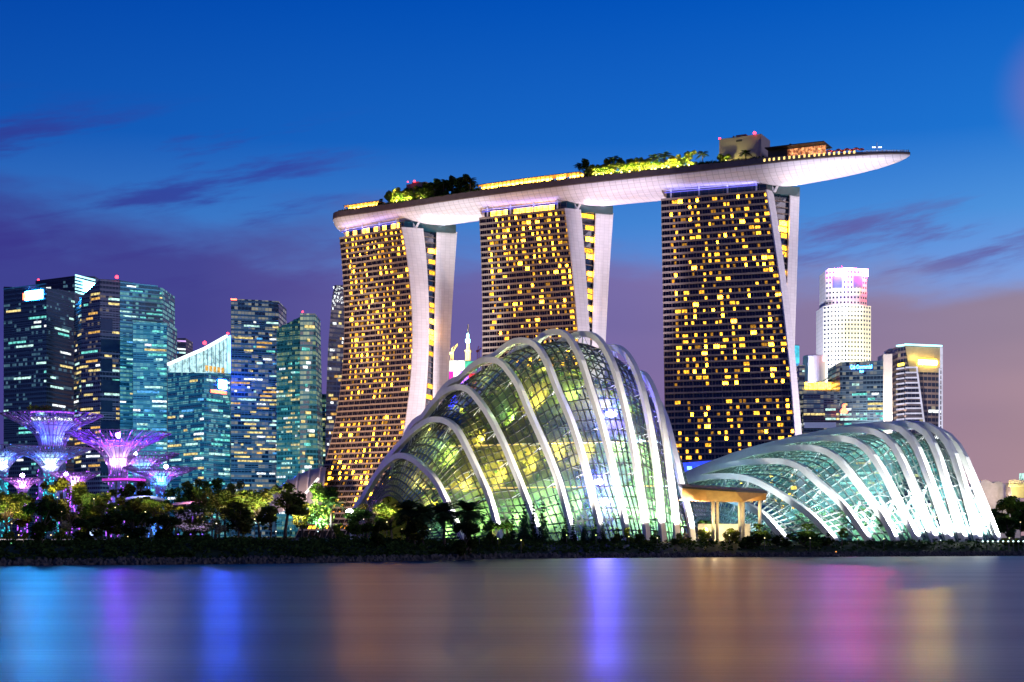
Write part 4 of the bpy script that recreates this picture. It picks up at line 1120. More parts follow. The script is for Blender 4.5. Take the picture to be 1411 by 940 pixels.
octa(1140, 1197, 371, 420, 1496, 1, 7); octa(1137, 1203, 420, 735, 1490, 2, 52)
for x0, x1, y0, y1 in ((1148, 1160, 381, 397), (1176, 1188, 381, 396)):
    a, b = at(x0, y1, 1496), at(x1, y1, 1496); h = (y1 - y0) * 1496 / F; mb = MB(); mb.hexa([a + Vector((0, -1.5, 0)), b + Vector((0, -1.5, 0)), b + Vector((0, 6, 0)), a + Vector((0, 6, 0))], [a + Vector((0, -1.5, h)), b + Vector((0, -1.5, h)), b + Vector((0, 6, h)), a + Vector((0, 6, h))]); mb.build('sky_terrace', mat('sky_terrace_blue', (.10, .12, .22), .4), r)
M_rsign = glowmat('red_rim', (1, .03, .16), 420, .3, .1)
mb = MB(); mb.bar(at(1141, 372, 1498), at(1168, 370, 1494), 1.0); mb.bar(at(1168, 370, 1494), at(1196, 372, 1498), 1.0); mb.build('roof_light', M_rsign, r)
for x0, x1, y0, y1, m in ((1189, 1196, 373, 381, M_rsign), (1161, 1166, 372, 378, M_signp), (1150, 1158, 372, 379, glowmat('purple_panel', (.25, .04, 1), 260, .3))):
    a = at((x0 + x1) / 2, (y0 + y1) / 2, 1490); mb = MB(); mb.box(a, (x1 - x0) * .75, 1, (y1 - y0) * .75); mb.build('sign', m, r)
mb = MB(); mb.bar(at(1160, 371, 1520), at(1160, 365, 1520), .6); mb.build('antenna', M_steel, r)
lamp('tower_flood', 'SPOT', at(1140, 700, 1400), 2.9e6, (.84, .92, 1), aim=at(1165, 470, 1500), size=3, parent=r, cone=100, blend=.8)
lamp('tower_flood', 'SPOT', at(1215, 640, 1405), 3.6e6, (1, .92, .52), aim=at(1180, 450, 1500), size=3, parent=r, cone=100, blend=.8)
lamp('tower_flood', 'SPOT', at(1010, 660, 1380), 5.0e6, (.72, .72, 1), aim=at(1140, 470, 1500), size=3, parent=r, cone=100, blend=.8)
lamp('tower_flood', 'SPOT', at(1170, 420, 1462), 9e4, (1, .97, .92), aim=at(1170, 395, 1496), size=2, parent=r, cone=130, blend=.8)
r, fs, zt = office('office_tower', 'thin bright teal block tucked behind the right hotel tower', 'office tower', [(1088, 1400), (1101, 1405)], [475, 475], 30, officemat('teal_lit_wall', (.01, .10, .16), (.10, .55, .65), 5, 5.5, ((.1, .8, 1), (.6, 1, 1)), .3, .6), M_bteal, 5.5, 5, [3, 2, 0, 0, 0, 3], 16, 31, band=0, minrun=1, maxrun=1, group=SKY_G)
faceplate(r, fs[0], 4, fs[0][2], zy(500, 1400), zy(476, 1400), glowmat('teal_panel', (.10, .72, .95), 1.1, .4, .1), 'lit_panel')
r, fs, zt = office('office_block', 'low pale blue strip block left of the white round tower', 'office block', [(1101, 1300), (1109, 1302)], [503, 503], 30, ofD, M_bnavy, 4, 3, [1, 2, 1, 1, 0, 2], 14, 37, minrun=1, maxrun=1, group=SKY_G)
r = thing('round_tower', 'white windowless round tower with a pink sign on its rim', 'round tower', at(1122, 735, 1400), SKY_G)
c_ = at(1122, 738, 1415); c_.z = 3
M_wconc = mat('white_concrete', (.66, .62, .64), .6, vary=.08)
mb = MB(); mb.lathe(c_, [(11, 0), (11, zy(489, 1400) - 3), (10.4, zy(488, 1400) - 3)], 28); mb.build('wall', M_wconc, r, smooth=False)
mb = MB(); mb.box(at(1136.5, 494, 1398), 4, 1.5, 6); mb.build('sign', glowmat('pink_sign', (1, .30, .35), 4, .3), r)
lamp('tower_flood', 'SPOT', at(1110, 640, 1340), 1.6e6, (1, .86, .92), aim=at(1122, 510, 1400), size=2, parent=r, cone=80, blend=.8)
r, fs, zt = office('podium_building', 'golden lit podium roof hall below the white round tower', 'podium building', [(1107, 1330), (1152, 1330)], [528, 528], 30, M_wconc, M_wconc, 5, 4, [0, 0, 1, 0, 0, 0], 0, 32, band=0, group=SKY_G)
for i in range(7): faceplate(r, fs[0], .6 + i * 4.2, 4.2 + i * 4.2, zy(536, 1330), zy(527, 1330), M_crownlit, 'window', .6)
mb = MB(); rows = []
for i in range(9):
    f = i / 8; a = at(1128 + 24 * f, 526 - 14 * f ** 1.6, 1332); rows.append([a, a + Vector((0, 20, 0)), ])
mb.grid(rows); 
rows2 = [[p + Vector((0, 0, -.8)) for p in q] for q in rows]; mb.grid(rows2)
for a, b in zip(rows, rows[1:]): mb.face([a[0], b[0], b[0] - Vector((0, 0, .8)), a[0] - Vector((0, 0, .8))])
mb.build('curved_roof', mat('teal_roof', (.20, .5, .52), .4), r)
r, fs, zt = office('office_block', 'low dark office block with scattered windows and a red round sign at its corner', 'office block', [(1107, 1295), (1157, 1295)], [538, 540], 30, ofD, M_bnavy, 4.2, 3, [3, 2, 4, 2, 0, 1], 34, 33, minrun=1, maxrun=4, skiptop=5, group=SKY_G)
mb = MB(); c_ = at(1163, 566, 1275); mb.lathe(c_, [(.5, -2.6), (3, -2.0), (3.4, 0), (2.2, 1.6), (1.4, 2.2), (1.6, 5), (.4, 6)], 14); mb.build('sign', M_signr, r)
mb = MB(); mb.hexa([at(1108, 590, 1270), at(1152, 590, 1270), at(1152, 590, 1290), at(1108, 590, 1290)], [at(1108, 582, 1270), at(1152, 582, 1270), at(1152, 582, 1290), at(1108, 582, 1290)])
mb.build('pale_podium', M_wconc, r)
r, fs, zt = office('office_tower', 'dark blue office block with a glowing cyan bank name along its top', 'office tower', [(1152, 1310), (1157.5, 1300), (1217, 1290)], [503, 499, 497], 35, ofD, M_bnavy, 4.4, 3.2, [3, 3, 4, 3, 1, 0], 66, 34, minrun=1, maxrun=4, skiptop=16, group=SKY_G)
M_text = glowmat('cyan_lettering', (.05, .30, 1), 30, 0)
def words(txt, size, p, u, m, parent, name):
    cu = bpy.data.curves.new('lettering', 'FONT'); cu.body = txt; cu.size = size; cu.align_x = 'LEFT'; cu.extrude = .15
    to = bpy.data.objects.new('lettering', cu); COL.objects.link(to); bpy.context.view_layer.update()
    me = bpy.data.meshes.new_from_object(to.evaluated_get(bpy.context.evaluated_depsgraph_get())); bpy.data.objects.remove(to); bpy.data.curves.remove(cu)
    M = Matrix((u, Vector((0, 0, 1)), u.cross(Vector((0, 0, 1))))).transposed() @ Matrix.Diagonal((.56, 1, 1))
    me.transform(M.to_4x4()); me.transform(Matrix.Translation(p - ORG[parent])); me.materials.clear(); me.materials.append(m)
    o = bpy.data.objects.new(name, me); link(o, parent); ORG[o] = ORG[parent]; return o
a, u, L, nn, za_, zb_ = fs[1]
words('Cab Commercial', 4.9, a + u * (L * .24) + nn * .6 + Vector((0, 0, zy(508.5, 1297))), u, M_text, r, 'sign')
words('Bank', 3.0, a + u * (L * .46) + nn * .6 + Vector((0, 0, zy(513.5, 1297))), u, M_text, r, 'sign')
r = thing('fin_block', 'pair of tall blank cream wall slabs beside the gold sign tower', 'office block', at(1227, 735, 1300), SKY_G)
mb = MB(); A, B = at(1217, 738, 1300), at(1229.5, 738, 1296); A.z = B.z = 3; h = zy(488, 1298) - 3; mb.hexa([A, B, B + Vector((0, 20, 0)), A + Vector((0, 20, 0))], [p + Vector((0, 0, h)) for p in (A, B, B + Vector((0, 20, 0)), A + Vector((0, 20, 0)))]); mb.build('slab', M_wconc, r)
mb = MB(); A, B = at(1226, 738, 1318), at(1239, 738, 1316); A.z = B.z = 3; h = zy(480, 1316) - 3; mb.hexa([A, B, B + Vector((0, 20, 0)), A + Vector((0, 20, 0))], [p + Vector((0, 0, h)) for p in (A, B, B + Vector((0, 20, 0)), A + Vector((0, 20, 0)))]); mb.build('slab', M_wconc, r)
mb = MB(); mb.box(at(1233, 485, 1313), 2.5, 1, 3); mb.build('lamp', glowmat('orange_wall_lamp', (1, .5, .2), 5, 0), r)
lamp('wall_flood', 'SPOT', at(1222, 640, 1250), 1.3e6, (1, .84, .66), aim=at(1225, 520, 1298), size=2, parent=r, cone=80, blend=.8)
# gold sign tower with white hoops
r, fs, zt = office('office_tower', 'tower with blazing gold sign panel and white curved balcony hoops', 'office tower', [(1237, 1290), (1247, 1280), (1297, 1290)], [477, 475.5, 476], 40, officemat('hoop_tower_wall', (.012, .02, .05), (.20, .15, .14), 4, 5.2, ((.5, .8, 1), (1, .8, .4)), .10, .3), M_bplum, 5.2, 3.2, [3, 1, 4, 2, 0, 0], 16, 35, minrun=1, maxrun=5, skiptop=52, band=0, group=SKY_G)
a, u, L, nn, za_, zb_ = fs[1]
mb = MB(); y0, y1 = 479, 513
P_ = lambda s, y, o=.5: v(a + u * (L * s) + nn * o, zy(y, 1285))
mb.face([P_(.12, 513), P_(.96, 513), P_(.96, 478.5), P_(0, 478.5)]); mb.build('gold_panel', mat('gold_cladding', (.42, .36, .22), .35, metal=.3), r)
faceplate(r, fs[1], L * .36, L * .86, zy(502.5, 1285), zy(496.5, 1285), glowmat('gold_sign', (1, .62, .04), 240, 0), 'sign', 1.2)
faceplate(r, fs[0], fs[0][2] * .1, fs[0][2] * .95, zy(504.5, 1285), zy(500.5, 1285), glowmat('gold_sign_side', (1, .75, .1), 4, 0), 'sign', .8)
lamp('sign_lamp', 'POINT', P_(.5, 490, 18), 9000, (1, .78, .15), size=1, parent=r)
mb = MB(); mb.bar(P_(-.02, 476, 1), P_(1.0, 476, 1), 1.4); p1_ = fs[0]; mb.bar(v(p1_[0] + p1_[3], zy(476.5, 1288)), v(p1_[0] + p1_[1] * p1_[2] + p1_[3], zy(476, 1282)), 1.4); mb.build('roof_light', glowmat('cyan_roof_light', (.35, .9, 1), 3, .2, .1), r)
M_hoop = glowmat('white_hoop', (.80, .78, 1), .85, .2, .1)
bnd = lambda y: .30 + .22 * ((y - 507) / 82) ** 1.1
mb = MB()
for i in range(14):
    y = 508 + i * 7.0
    mb.bar(v(p1_[0] + p1_[3] * 1.2, zy(y + .3, 1288)), v(p1_[0] + p1_[1] * p1_[2] + p1_[3] * 1.2, zy(y - .4, 1282)), 1.2, 1.3); mb.bar(P_(0, y - .4, 1.2), P_(max(.12, bnd(max(y, 507))), y - 1.2, 1.2), 1.2, 1.3)
    mb.bar(P_(.93, y + 1, 1.2), P_(1.0, y + 1, 1.2), 1.0, 1.1)
for i in range(12):
    y = 507 + i * 8; mb.bar(P_(bnd(y), y - 1, 1.4), P_(bnd(y + 8), y + 7, 1.4), 1.1, 1.1)
mb.bar(P_(.965, 478, 1.4), P_(.965, 507, 1.4), 1.1); mb.bar(P_(.93, 507, 1.4), P_(.92, 600, 1.4), 1.0); mb.bar(P_(1.0, 478, 1.4), P_(1.0, 600, 1.4), 1.0)
mb.build('balcony_hoops', M_hoop, r)
# between the hotel towers: building site with cranes
r = thing('building_site', 'floodlit unfinished white building between the left and middle hotel towers', 'building', at(636, 735, 1100))
mb = MB(); mb.hexa([at(619, 738, 1100), at(657, 738, 1100), at(657, 738, 1130), at(619, 738, 1130)], [at(619, 498, 1100), at(657, 498, 1100), at(657, 498, 1130), at(619, 498, 1130)]); mb.build('wall', mat('raw_concrete', (.6, .6, .58), .7), r)
for x0, x1, y0, y1, m in ((619, 640, 497, 512, glowmat('site_white', (1, 1, .88), 1.6, .5, .2)), (641, 657, 498, 510, glowmat('site_green', (.12, .85, .50), .9, .5, .2)), (625, 633, 506, 540, glowmat('led_white', (1, .95, 1), 2.2, .3, .2)), (619, 624.5, 512, 536, glowmat('led_magenta', (1, .05, .55), 1.2, .6, .25)), (619, 624.5, 536, 560, glowmat('led_blue', (0, .004, 1), 40, .4, .2)), (633.5, 645, 511, 530, glowmat('led_violet', (.35, .10, 1), 6, .7, .35)), (646, 656, 515, 535, glowmat('led_red', (1, .08, .1), 1.1, .7, .35))):
    a = at((x0 + x1) / 2, (y0 + y1) / 2, 1099 - R.random()); mb = MB(); mb.box(a, (x1 - x0) * .55, 1.2, (y1 - y0) * .55); mb.build('lit_panel', m, r)
mb = MB(); mb.lathe(at(645, 497, 1112), [(2.2, 0), (2.2, 6), (3, 6.5), (3, 8), (1.5, 8.5), (1.4, 20), (.6, 21), (.5, 27), (.15, 28)], 12); ms = mb.build('mast', mat('mast_stone', (.6, .5, .32), .6), r)
mb = MB(); mb.lathe(at(644.5, 470, 1110), [(.4, -2), (1.8, -1), (1.8, 1.2), (.4, 2.2)], 10); mb.lathe(at(644.5, 463, 1110), [(.3, -2), (1.0, -1), (1.0, 1), (.3, 2)], 10); mb.build('beacon', glowmat('cyan_beacon', (.35, .95, 1), 8, 0), r)
lamp('mast_lamp', 'POINT', at(641, 483, 1100), 26000, (1, .82, .4), size=.6, parent=r)
def crane(label, px, y0, y1, jib, Y, colr):
    r = thing('construction_crane', label, 'crane', at(px, y0, Y)); m = mat('crane_paint', colr, .5)
    mb = MB(); a, b = at(px, y0, Y), at(px, y1, Y)
    for ox in (-.8, .8): mb.bar(a + Vector((ox, 0, 0)), b + Vector((ox, 0, 0)), .35)
    n = 6
    for i in range(n): mb.bar(a.lerp(b, i / n) + Vector((-.8, 0, 0)), a.lerp(b, (i + 1) / n) + Vector((.8, 0, 0)), .22)
    mb.build('mast', m, r); mb = MB(); j = at(jib[0], jib[1], Y); mb.bar(b, j, .7); k = b + (b - j) * .35; k.z = b.z; mb.bar(b, k, .7); mb.bar(b + Vector((0, 0, 4)), j, .2); mb.bar(b + Vector((0, 0, 4)), k, .2); mb.bar(b, b + Vector((0, 0, 4)), .4); mb.build('jib', m, r)
    mb = MB(); mb.box(k, 1.6, 1.6, 1.6); mb.build('counterweight', m, r)
    return r
r = crane('yellow construction crane on the white building site with raised jib', 623, 500, 487, (630, 474), 1104, (.75, .55, .10)); lamp('crane_lamp', 'POINT', at(620, 484, 1098), 16000, (1, .9, .5), size=.5, parent=r)
crane('small red construction crane beside the left edge of the middle hotel tower', 659, 500, 484, (663, 480), 1150, (.5, .06, .05))

# theatre shells left and right, event hall in the gap
M_shell = mat('grey_shell_roof', (.30, .29, .33), .5, vary=.08)
r = thing('theatre_hall', 'grey curved shell roof at the foot of the left hotel tower', 'theatre', at(405, 735, 900))
mb = MB(); rows = []
for i in range(13):
    f = i / 12; row = []
    for k in range(9):
        t = k / 8; px = 352 + 93 * f; ytop = 690 - 48 * math.sin(math.pi * .5 * f); Y = 862 + 60 * t
        row.append(at(px + 12 * t, 0, Y) * 0 + Vector((gx(px + 8 * t, Y), Y, 3 + (zy(ytop, 890) - 3) * math.sin(math.pi * (.12 + .5 * t)) ** .8)))
    rows.append(row)
mb.grid(rows); mb.build('roof', M_shell, r, smooth=True)
for i in (3, 5, 7, 9, 11):
    mb = MB(); mb.sweep([p + Vector((0, 0, .5)) for p in rows[i]], .8, .6, Vector((0, 0, 1))); mb.build('roof_rib', M_wconc, r)
mb = MB(); A = at(421, 680, 855); mb.bar(A, at(439, 659, 855), 2.6, 1.2); mb.build('lit_gable', glowmat('gable_light', (1, .93, .86), 1.4, .3, .2), r)
lamp('roof_flood', 'SPOT', at(400, 720, 800), 1.0e5, (.85, .78, 1), aim=at(405, 660, 880), size=2, parent=r, cone=100)
r = thing('exhibition_hall', 'two pink lit rounded roof shells right of the low glass dome', 'exhibition hall', at(1368, 735, 900))
for x0, x1, yt in ((1342, 1364, 661), (1360, 1384, 663), (1380, 1398, 668)):
    mb = MB(); yo = (x0 - 1342) * .12; rows = [[Vector((gx(x0, 880), Y + yo, 3)) for Y in (880, 930)]]
    for i in range(11):
        a = math.pi * .5 * i / 10; row = []
        for Y in (880, 930):
            px = x0 + (x1 - x0) * (1 - math.cos(a)) * .75; y = 700 - (700 - yt) * math.sin(a) ** .7; row.append(at(px, y, 880) + Vector((0, Y - 880 + yo, 0)))
        rows.append(row)
    e = rows[-1]; rows.append([p + Vector((7, 0, -3)) for p in e]); rows.append([Vector((p.x + 7.5, p.y, 3)) for p in e]); mb.grid(rows)
    mb.face([q[0] for q in rows]); mb.build('roof_shell', mat('pink_white_shell', (.62, .58, .62), .5), r)
    lamp('shell_lamp', 'POINT', at(x0 + 4, 684, 868), 1300, (1, .72, .95), size=1, parent=r)
r = thing('station_building', 'yellow lit steel roofed station at the right edge', 'building', at(1402, 735, 860))
mb = MB(); mb.box(at(1407, 676, 870), 15, 10, 9); mb.build('wall', mat('station_wall', (.5, .45, .3), .6), r)
for i in range(6): mb = MB(); mb.bar(at(1390, 662 + i * 1.7, 862), at(1416, 662 + i * 1.7, 862), .45, .3); mb.build('roof_louvre', mat('louvre', (.6, .55, .4), .5), r)
mb = MB(); mb.box(at(1409, 657, 864), 3, 3, 4); mb.build('roof_box', TEALS[1], r)
lamp('station_lamp', 'POINT', at(1396, 676, 855), 14000, (1, .82, .3), size=1, parent=r)
r = thing('event_hall', 'low hall with blue lit roof edge in the gap between the two domes', 'hall', at(965, 735, 700))
mb = MB(); mb.hexa([at(930, 738, 700), at(1010, 738, 700), at(1010, 738, 740), at(930, 738, 740)], [at(930, 641, 700), at(1010, 636, 700), at(1010, 636, 740), at(930, 641, 740)]); mb.build('wall', mat('hall_wall', (.03, .03, .09), .5), r)
mb = MB(); mb.bar(at(932, 645, 697), at(1008, 639, 697), 1.4, 4.5); mb.build('roof_light', glowmat('blue_roof_light', (.03, .07, 1), 1.6, .5, .12), r)
for i in range(5): mb = MB(); mb.box(at(950 + i * 7.5, 645 + (i % 2) * 3 - i * .3, 694), 2.2, .8, 1.6); mb.build('lit_panel', glowmat('pale_blue_panel', (.3, .75, 1), 2.0, .4, .5), r)

# added fill spots, without fixtures, that brighten the downtown fronts in blue
for px, y, pw, c in ((60, 560, 1.9e6, (.30, .48, 1)), (190, 560, 2.0e6, (.16, .62, 1)), (290, 600, 1.2e6, (.25, .6, 1)), (400, 570, 1.4e6, (.22, .72, .95)), (1185, 590, 9e5, (.4, .55, 1))):
    b = at(px, 738, 1000); b.z = 8; lamp('skyline_fill_spot', 'SPOT', b, pw, c, aim=at(px, y, 1300), size=4, cone=62, blend=1)

# ================================================================== SUPERTREES
M_branch = mat('lilac_steel_branch', (.26, .17, .34), .4, vary=.05)
M_core = mat('pale_concrete_core', (.62, .62, .64), .6, vary=.1)
def trunkmat():
    m = mat('planted_trunk', (.05, .10, .12), .8, vary=.7, vscale=1.2, bump=.5)
    return m
M_strunk = trunkmat(); M_led = [glowmat('violet_led', (.45, .10, 1), 2.2, .4, 1.5), glowmat('blue_led', (.06, .22, 1), 2.2, .4, 1.5), glowmat('teal_led', (.05, .75, .85), 1.5, .5, 1.5), glowmat('pink_led', (1, .35, .85), 2.0, .4, 1.5)]
M_flare = glowmat('supertree_floodlight', (.62, .38, 1), 170, 0)
def supertree(label, px, Y, yrim, rpx, yneck, wpx, rim_c, cone_c, trunk_c, led, power, lampat=None, nb=30, deck=False):
    zr, zn = zy(yrim, Y), zy(yneck, Y); Rr = rpx * Y / F; r0 = wpx * Y / F / 2
    base = Vector((gx(px, Y), Y, ZB)); root = thing('supertree', label, 'supertree', base, 'supertrees in the garden grove')
    rg = random.Random(int(px))
    H = zr - zn
    mb = MB(); mb.lathe(base, [(r0 * 1.35, -.3), (r0 * 1.1, (zn - ZB) * .4), (r0, zn - ZB - 1)], 18); mb.build('trunk', M_strunk, root)
    mb = MB()
    for i in range(150):
        a = rg.uniform(0, 6.28); z = rg.uniform(ZB + 1, zn); rr = r0 * (1.37 - .35 * (z - ZB) / (zn - ZB)) + .12
        p = Vector((base.x + rr * math.cos(a), base.y + rr * math.sin(a), z)); mb.box(p, .26, .26, rg.uniform(.2, .8))
    tag(mb.build('trunk_lights', M_led[trunk_c], root), kind='stuff')
    # inner flared core
    mb = MB(); mb.lathe(base + Vector((0, 0, zn - ZB - 1)), [(r0 * .8, 0), (r0 * .85, 1.5)] + [(r0 * .8 + (Rr * .30) * (k / 8) ** 2.2, 1.5 + H * .72 * k / 8) for k in range(1, 9)], 20); mb.build('core', M_core, root, smooth=True)
    def prof(t):  # branch line: up along the neck, flaring to the rim
        return r0 * 1.02 + (Rr - r0) * t ** 2.1, zn - ZB - 3 + (H + 3) * (t ** .80)
    b0 = None
    for k in range(nb):
        if b0 is None:
            mb = MB(); pts = [Vector((base.x + prof(t)[0], base.y, base.z + prof(t)[1])) for t in np.linspace(0, 1, 12)]
            mb.tube(pts, .14, 5); tipp = pts[-1]
            for da in (-.16, .16):      # each branch forks twice into twigs near the rim
                q = pts[7]; e = Vector((base.x + (Rr * 1.0) * math.cos(da), base.y + Rr * math.sin(da), tipp.z + .2)); mb.tube([q, q.lerp(e, .55) + Vector((0, 0, -.3)), e], .11, 4)
                q = pts[9]; e = Vector((base.x + (Rr * .95) * math.cos(da * .6), base.y + Rr * .95 * math.sin(da * .6), tipp.z + .1)); mb.tube([q, e], .09, 4)
            b0 = mb.build('branch', M_branch, root)
        else:
            c = b0.copy(); COL.objects.link(c); c.parent = root; c.rotation_euler = (0, 0, 2 * math.pi * k / nb)
    for f, th in ((.35, .16), (.62, .16), (.84, .14), (1.0, .14)):
        r_, z_ = prof(f); pts = [Vector((base.x + r_ * math.cos(a), base.y + r_ * math.sin(a), base.z + z_)) for a in np.linspace(0, 2 * math.pi, 49)]
        mb = MB(); mb.tube(pts, th, 4, cap=False); mb.build('ring', M_branch, root)
    mb = MB()
    for i in range(70):
        t = rg.uniform(.45, 1); r_, z_ = prof(t); a = rg.uniform(0, 6.28); mb.box((base.x + r_ * math.cos(a), base.y + r_ * math.sin(a), base.z + z_ + .25), .3, .3, .3)
    tag(mb.build('canopy_lights', M_led[led], root), kind='stuff')
    if deck:
        mb = MB(); mb.lathe(base + Vector((0, 0, zr - ZB - 1.0)), [(Rr * .40, 0), (Rr * .42, .6), (Rr * .42, 2.0), (Rr * .40, 2.2)], 28); mb.build('viewing_deck', mat('deck_dark_blue', (.05, .06, .2), .5), root)
        mb = MB(); mb.lathe(base + Vector((0, 0, zr - ZB + .4)), [(Rr * .425, 0), (Rr * .425, .5)], 28); mb.build('deck_light', M_led[0], root)
        mb = MB()
        for i in range(220):
            a = rg.uniform(0, 6.28); t = rg.random(); rr = Rr * (.25 + .15 * t); mb.box((base.x + rr * math.cos(a), base.y + rr * math.sin(a), base.z + zn - ZB + H * (.55 + .34 * t)), .4, .4, .5)
        tag(mb.build('sparkle_lights', TEALS[3], root), kind='stuff')
    for a in range(6):
        q = a * math.pi / 3 + .3; rr = r0 * 1.0 + Rr * .06
        lamp('cone_lamp', 'POINT', base + Vector((rr * math.cos(q), rr * math.sin(q), zn - ZB + H * .15)), power * .13, cone_c, size=.3, parent=root)
        rr = Rr * .52; lamp('canopy_lamp', 'POINT', base + Vector((rr * math.cos(q), rr * math.sin(q), zn - ZB + H * .52)), power * .075, rim_c, size=.4, parent=root)
    for a in (-.9, .2, 1.2):
        lamp('trunk_lamp', 'POINT', base + Vector(((r0 + 3.0) * math.sin(a), -(r0 + 3.0) * math.cos(a), (zn - ZB) * .55)), power * .22, ((.5, .2, 1), (.1, .3, 1), (.1, .75, .9), (1, .4, .8))[trunk_c], size=.4, parent=root)
    if lampat:
        p = at(lampat[0], lampat[1], Y - Rr * .3); mb = MB(); mb.lathe(p, [(.2, -.55), (.62, -.3), (.62, .3), (.2, .55)], 10); mb.build('floodlight', M_flare, root)
        mb = MB(); mb.bar(p - Vector((0, 0, .8)), base + Vector((0, 0, zn - ZB + H * .3)), .25); mb.build('lamp_arm', M_branch, root)
        lamp('flare_lamp', 'POINT', p + Vector((0, 0, 1.3)), power * .25, (1, .85, 1), size=.5, parent=root)
    return root
PUR = (.55, .10, 1); BLU = (.07, .16, 1); WHC = (.60, .88, 1); PNK = (1, .62, .98); CYA = (.12, .72, 1)
supertree('tallest supertree, double canopy with an upper blue deck topped by little green plants', 72, 545, 572, 68, 612, 34, BLU, BLU, 0, 0, 9000, nb=36, deck=True)
supertree('slim blue supertree with a white glowing cone, right in front of the tallest one', 69, 480, 618, 57, 648, 15, BLU, WHC, 2, 1, 7000)
supertree('supertree cut off by the left edge of the photo, glowing white blue cone', 2, 490, 616, 52, 648, 15, BLU, WHC, 2, 1, 7000)
supertree('wide purple supertree with a pinkish white glowing cone and thick trunk', 163, 520, 597, 71, 646, 24, PUR, PNK, 0, 3, 9500)
supertree('cyan supertree half hidden behind the wide purple one, bright lamp on its rim', 196, 560, 625, 50, 655, 22, PUR, CYA, 1, 0, 7000, (187, 625))
supertree('low broad supertree with a white hot neck and lamp on top, rightmost of the grove', 221, 470, 645, 50, 668, 12, PUR, CYA, 1, 0, 5500, (229, 643))
supertree('smallest supertree at lower left with pink canopy and a glaring lamp', 31, 440, 659, 29, 672, 9, PUR, PNK, 0, 3, 3600, (31, 655), nb=22)
supertree('low purple supertree behind the feathery yellow tree, glaring lamp on its left', 103, 450, 652, 34, 670, 10, PUR, PNK, 0, 0, 3600, (91, 653), nb=22)
for i, px in enumerate((43, 50, 60, 66)):
    p = at(px, 566, 541); p.z = zy(572, 541) + 1.0
    o = thing('rooftop_shrub', 'small green lit shrub on the deck of the tallest supertree', 'shrub', p, 'shrubs on the supertree deck')
    mb = MB(); leafcloud(mb, [(p + Vector((0, 0, 1.6)), 1.5)], 120, .35, R, (1,)); mb.build('foliage', [L_mid, L_yel], o)
    mb = MB(); mb.tube([p, p + Vector((0, 0, 1.4))], .12, 5); mb.build('stem', M_bark, o)
lamp('deck_shrub_lamp', 'POINT', at(52, 570, 536), 1500, (.5, 1, .5), size=.3)
p = at(163, 600, 512); mb = MB(); mb.lathe(p, [(.3, -.8), (.8, -.4), (.8, .4), (.3, .8)], 10); tag(o := thing('added_glow', 'added violet white glow source inside the wide purple supertree canopy', 'lamp', p)); mb.build('lamp_glass', glowmat('violet_added_glow', (.18, .02, 1), 2600, 0), o); mb = MB(); mb.box(p + Vector((0, 0, 1.1)), 1.4, 1.4, .4); mb.build('housing', M_fix, o)  # added emitter with made-up housing, colours the water's reflection purple
# raised walkway between the supertrees
o = thing('skyway', 'pink lit elevated walkway between two purple supertrees', 'walkway', at(160, 664, 505))
mb = MB(); pts = [at(x, 664 - 1.2 * math.sin((x - 140) / 60 * math.pi), 505) for x in range(142, 206, 6)]; mb.sweep(pts, 2.2, .5, Vector((0, 0, 1))); mb.build('walk_deck', M_fix, o)
mb = MB(); mb.sweep([p + Vector((0, -1.2, .6)) for p in pts], .2, .8, Vector((0, 0, 1))); mb.build('rail_light', glowmat('pink_rail_light', (.75, .06, .8), 1.0, .5, .2), o)
for k in (3, 8):
    mb = MB(); b = Vector((pts[k].x, pts[k].y, ZB)); mb.bar(b, pts[k], .6); mb.build('post', M_fix, o)

# ================================================================== TREES AND PLANTS
PROTO = {}
def broad(key, seed, leaf, size, n, spread, tall, feather=0):
    rg = random.Random(seed); mb = MB(); tb = MB()
    lean = Vector((rg.uniform(-.5, .5), rg.uniform(-.4, .4), 0)); z0 = tall
    tb.tube([(0, 0, -.3), (lean.x * .3, lean.y * .3, z0 * .5), (lean.x, lean.y, z0), (lean.x * 1.3, lean.y * 1.2, 7.2)], [.34, .26, .2, .08], 7)
    clumps = []
    for i in range(15):
        a = rg.uniform(0, 6.28); rr = spread * math.sqrt(rg.random()) * .85; zz = z0 + (9.4 - z0) * rg.uniform(.12, .95); rr *= math.sqrt(max(.12, 1 - ((zz - 6.2) / 4.2) ** 2))
        c = Vector((lean.x + rr * math.cos(a), lean.y + rr * math.sin(a), zz)); r = rg.uniform(.75, 1.7) * (.75 if feather else 1)
        clumps.append((c, r)); q = Vector((lean.x, lean.y, z0 + (zz - z0) * .35)); tb.tube([q, q.lerp(c, .55) + Vector((0, 0, -.15)), c], [.13, .08, .03], 5)
    leafcloud(mb, clumps, n, size, rg, (0, 1))
    PROTO[key] = (tb, mb, [M_bark], leaf, spread)
broad('round', 1, [L_dark, L_mid], .36, 3000, 3.6, 2.2); broad('open', 2, [L_mid, L_oliv], .32, 2400, 4.0, 3.0, 1); broad('olive', 3, [L_oliv, L_mid], .33, 2600, 3.4, 2.4)
broad('yellow', 4, [L_yel, L_oliv], .31, 2200, 3.8, 2.8, 1); broad('bushy', 5, [L_dark, L_dark], .36, 2700, 4.0, 1.2); broad('blossom', 6, [L_pale, L_oliv], .26, 1500, 3.2, 2.2, 1)
broad('dense', 7, [L_dark, L_oliv], .33, 2500, 3.4, 2.0); broad('tallopen', 8, [L_dark, L_mid], .30, 1800, 2.8, 4.2, 1)
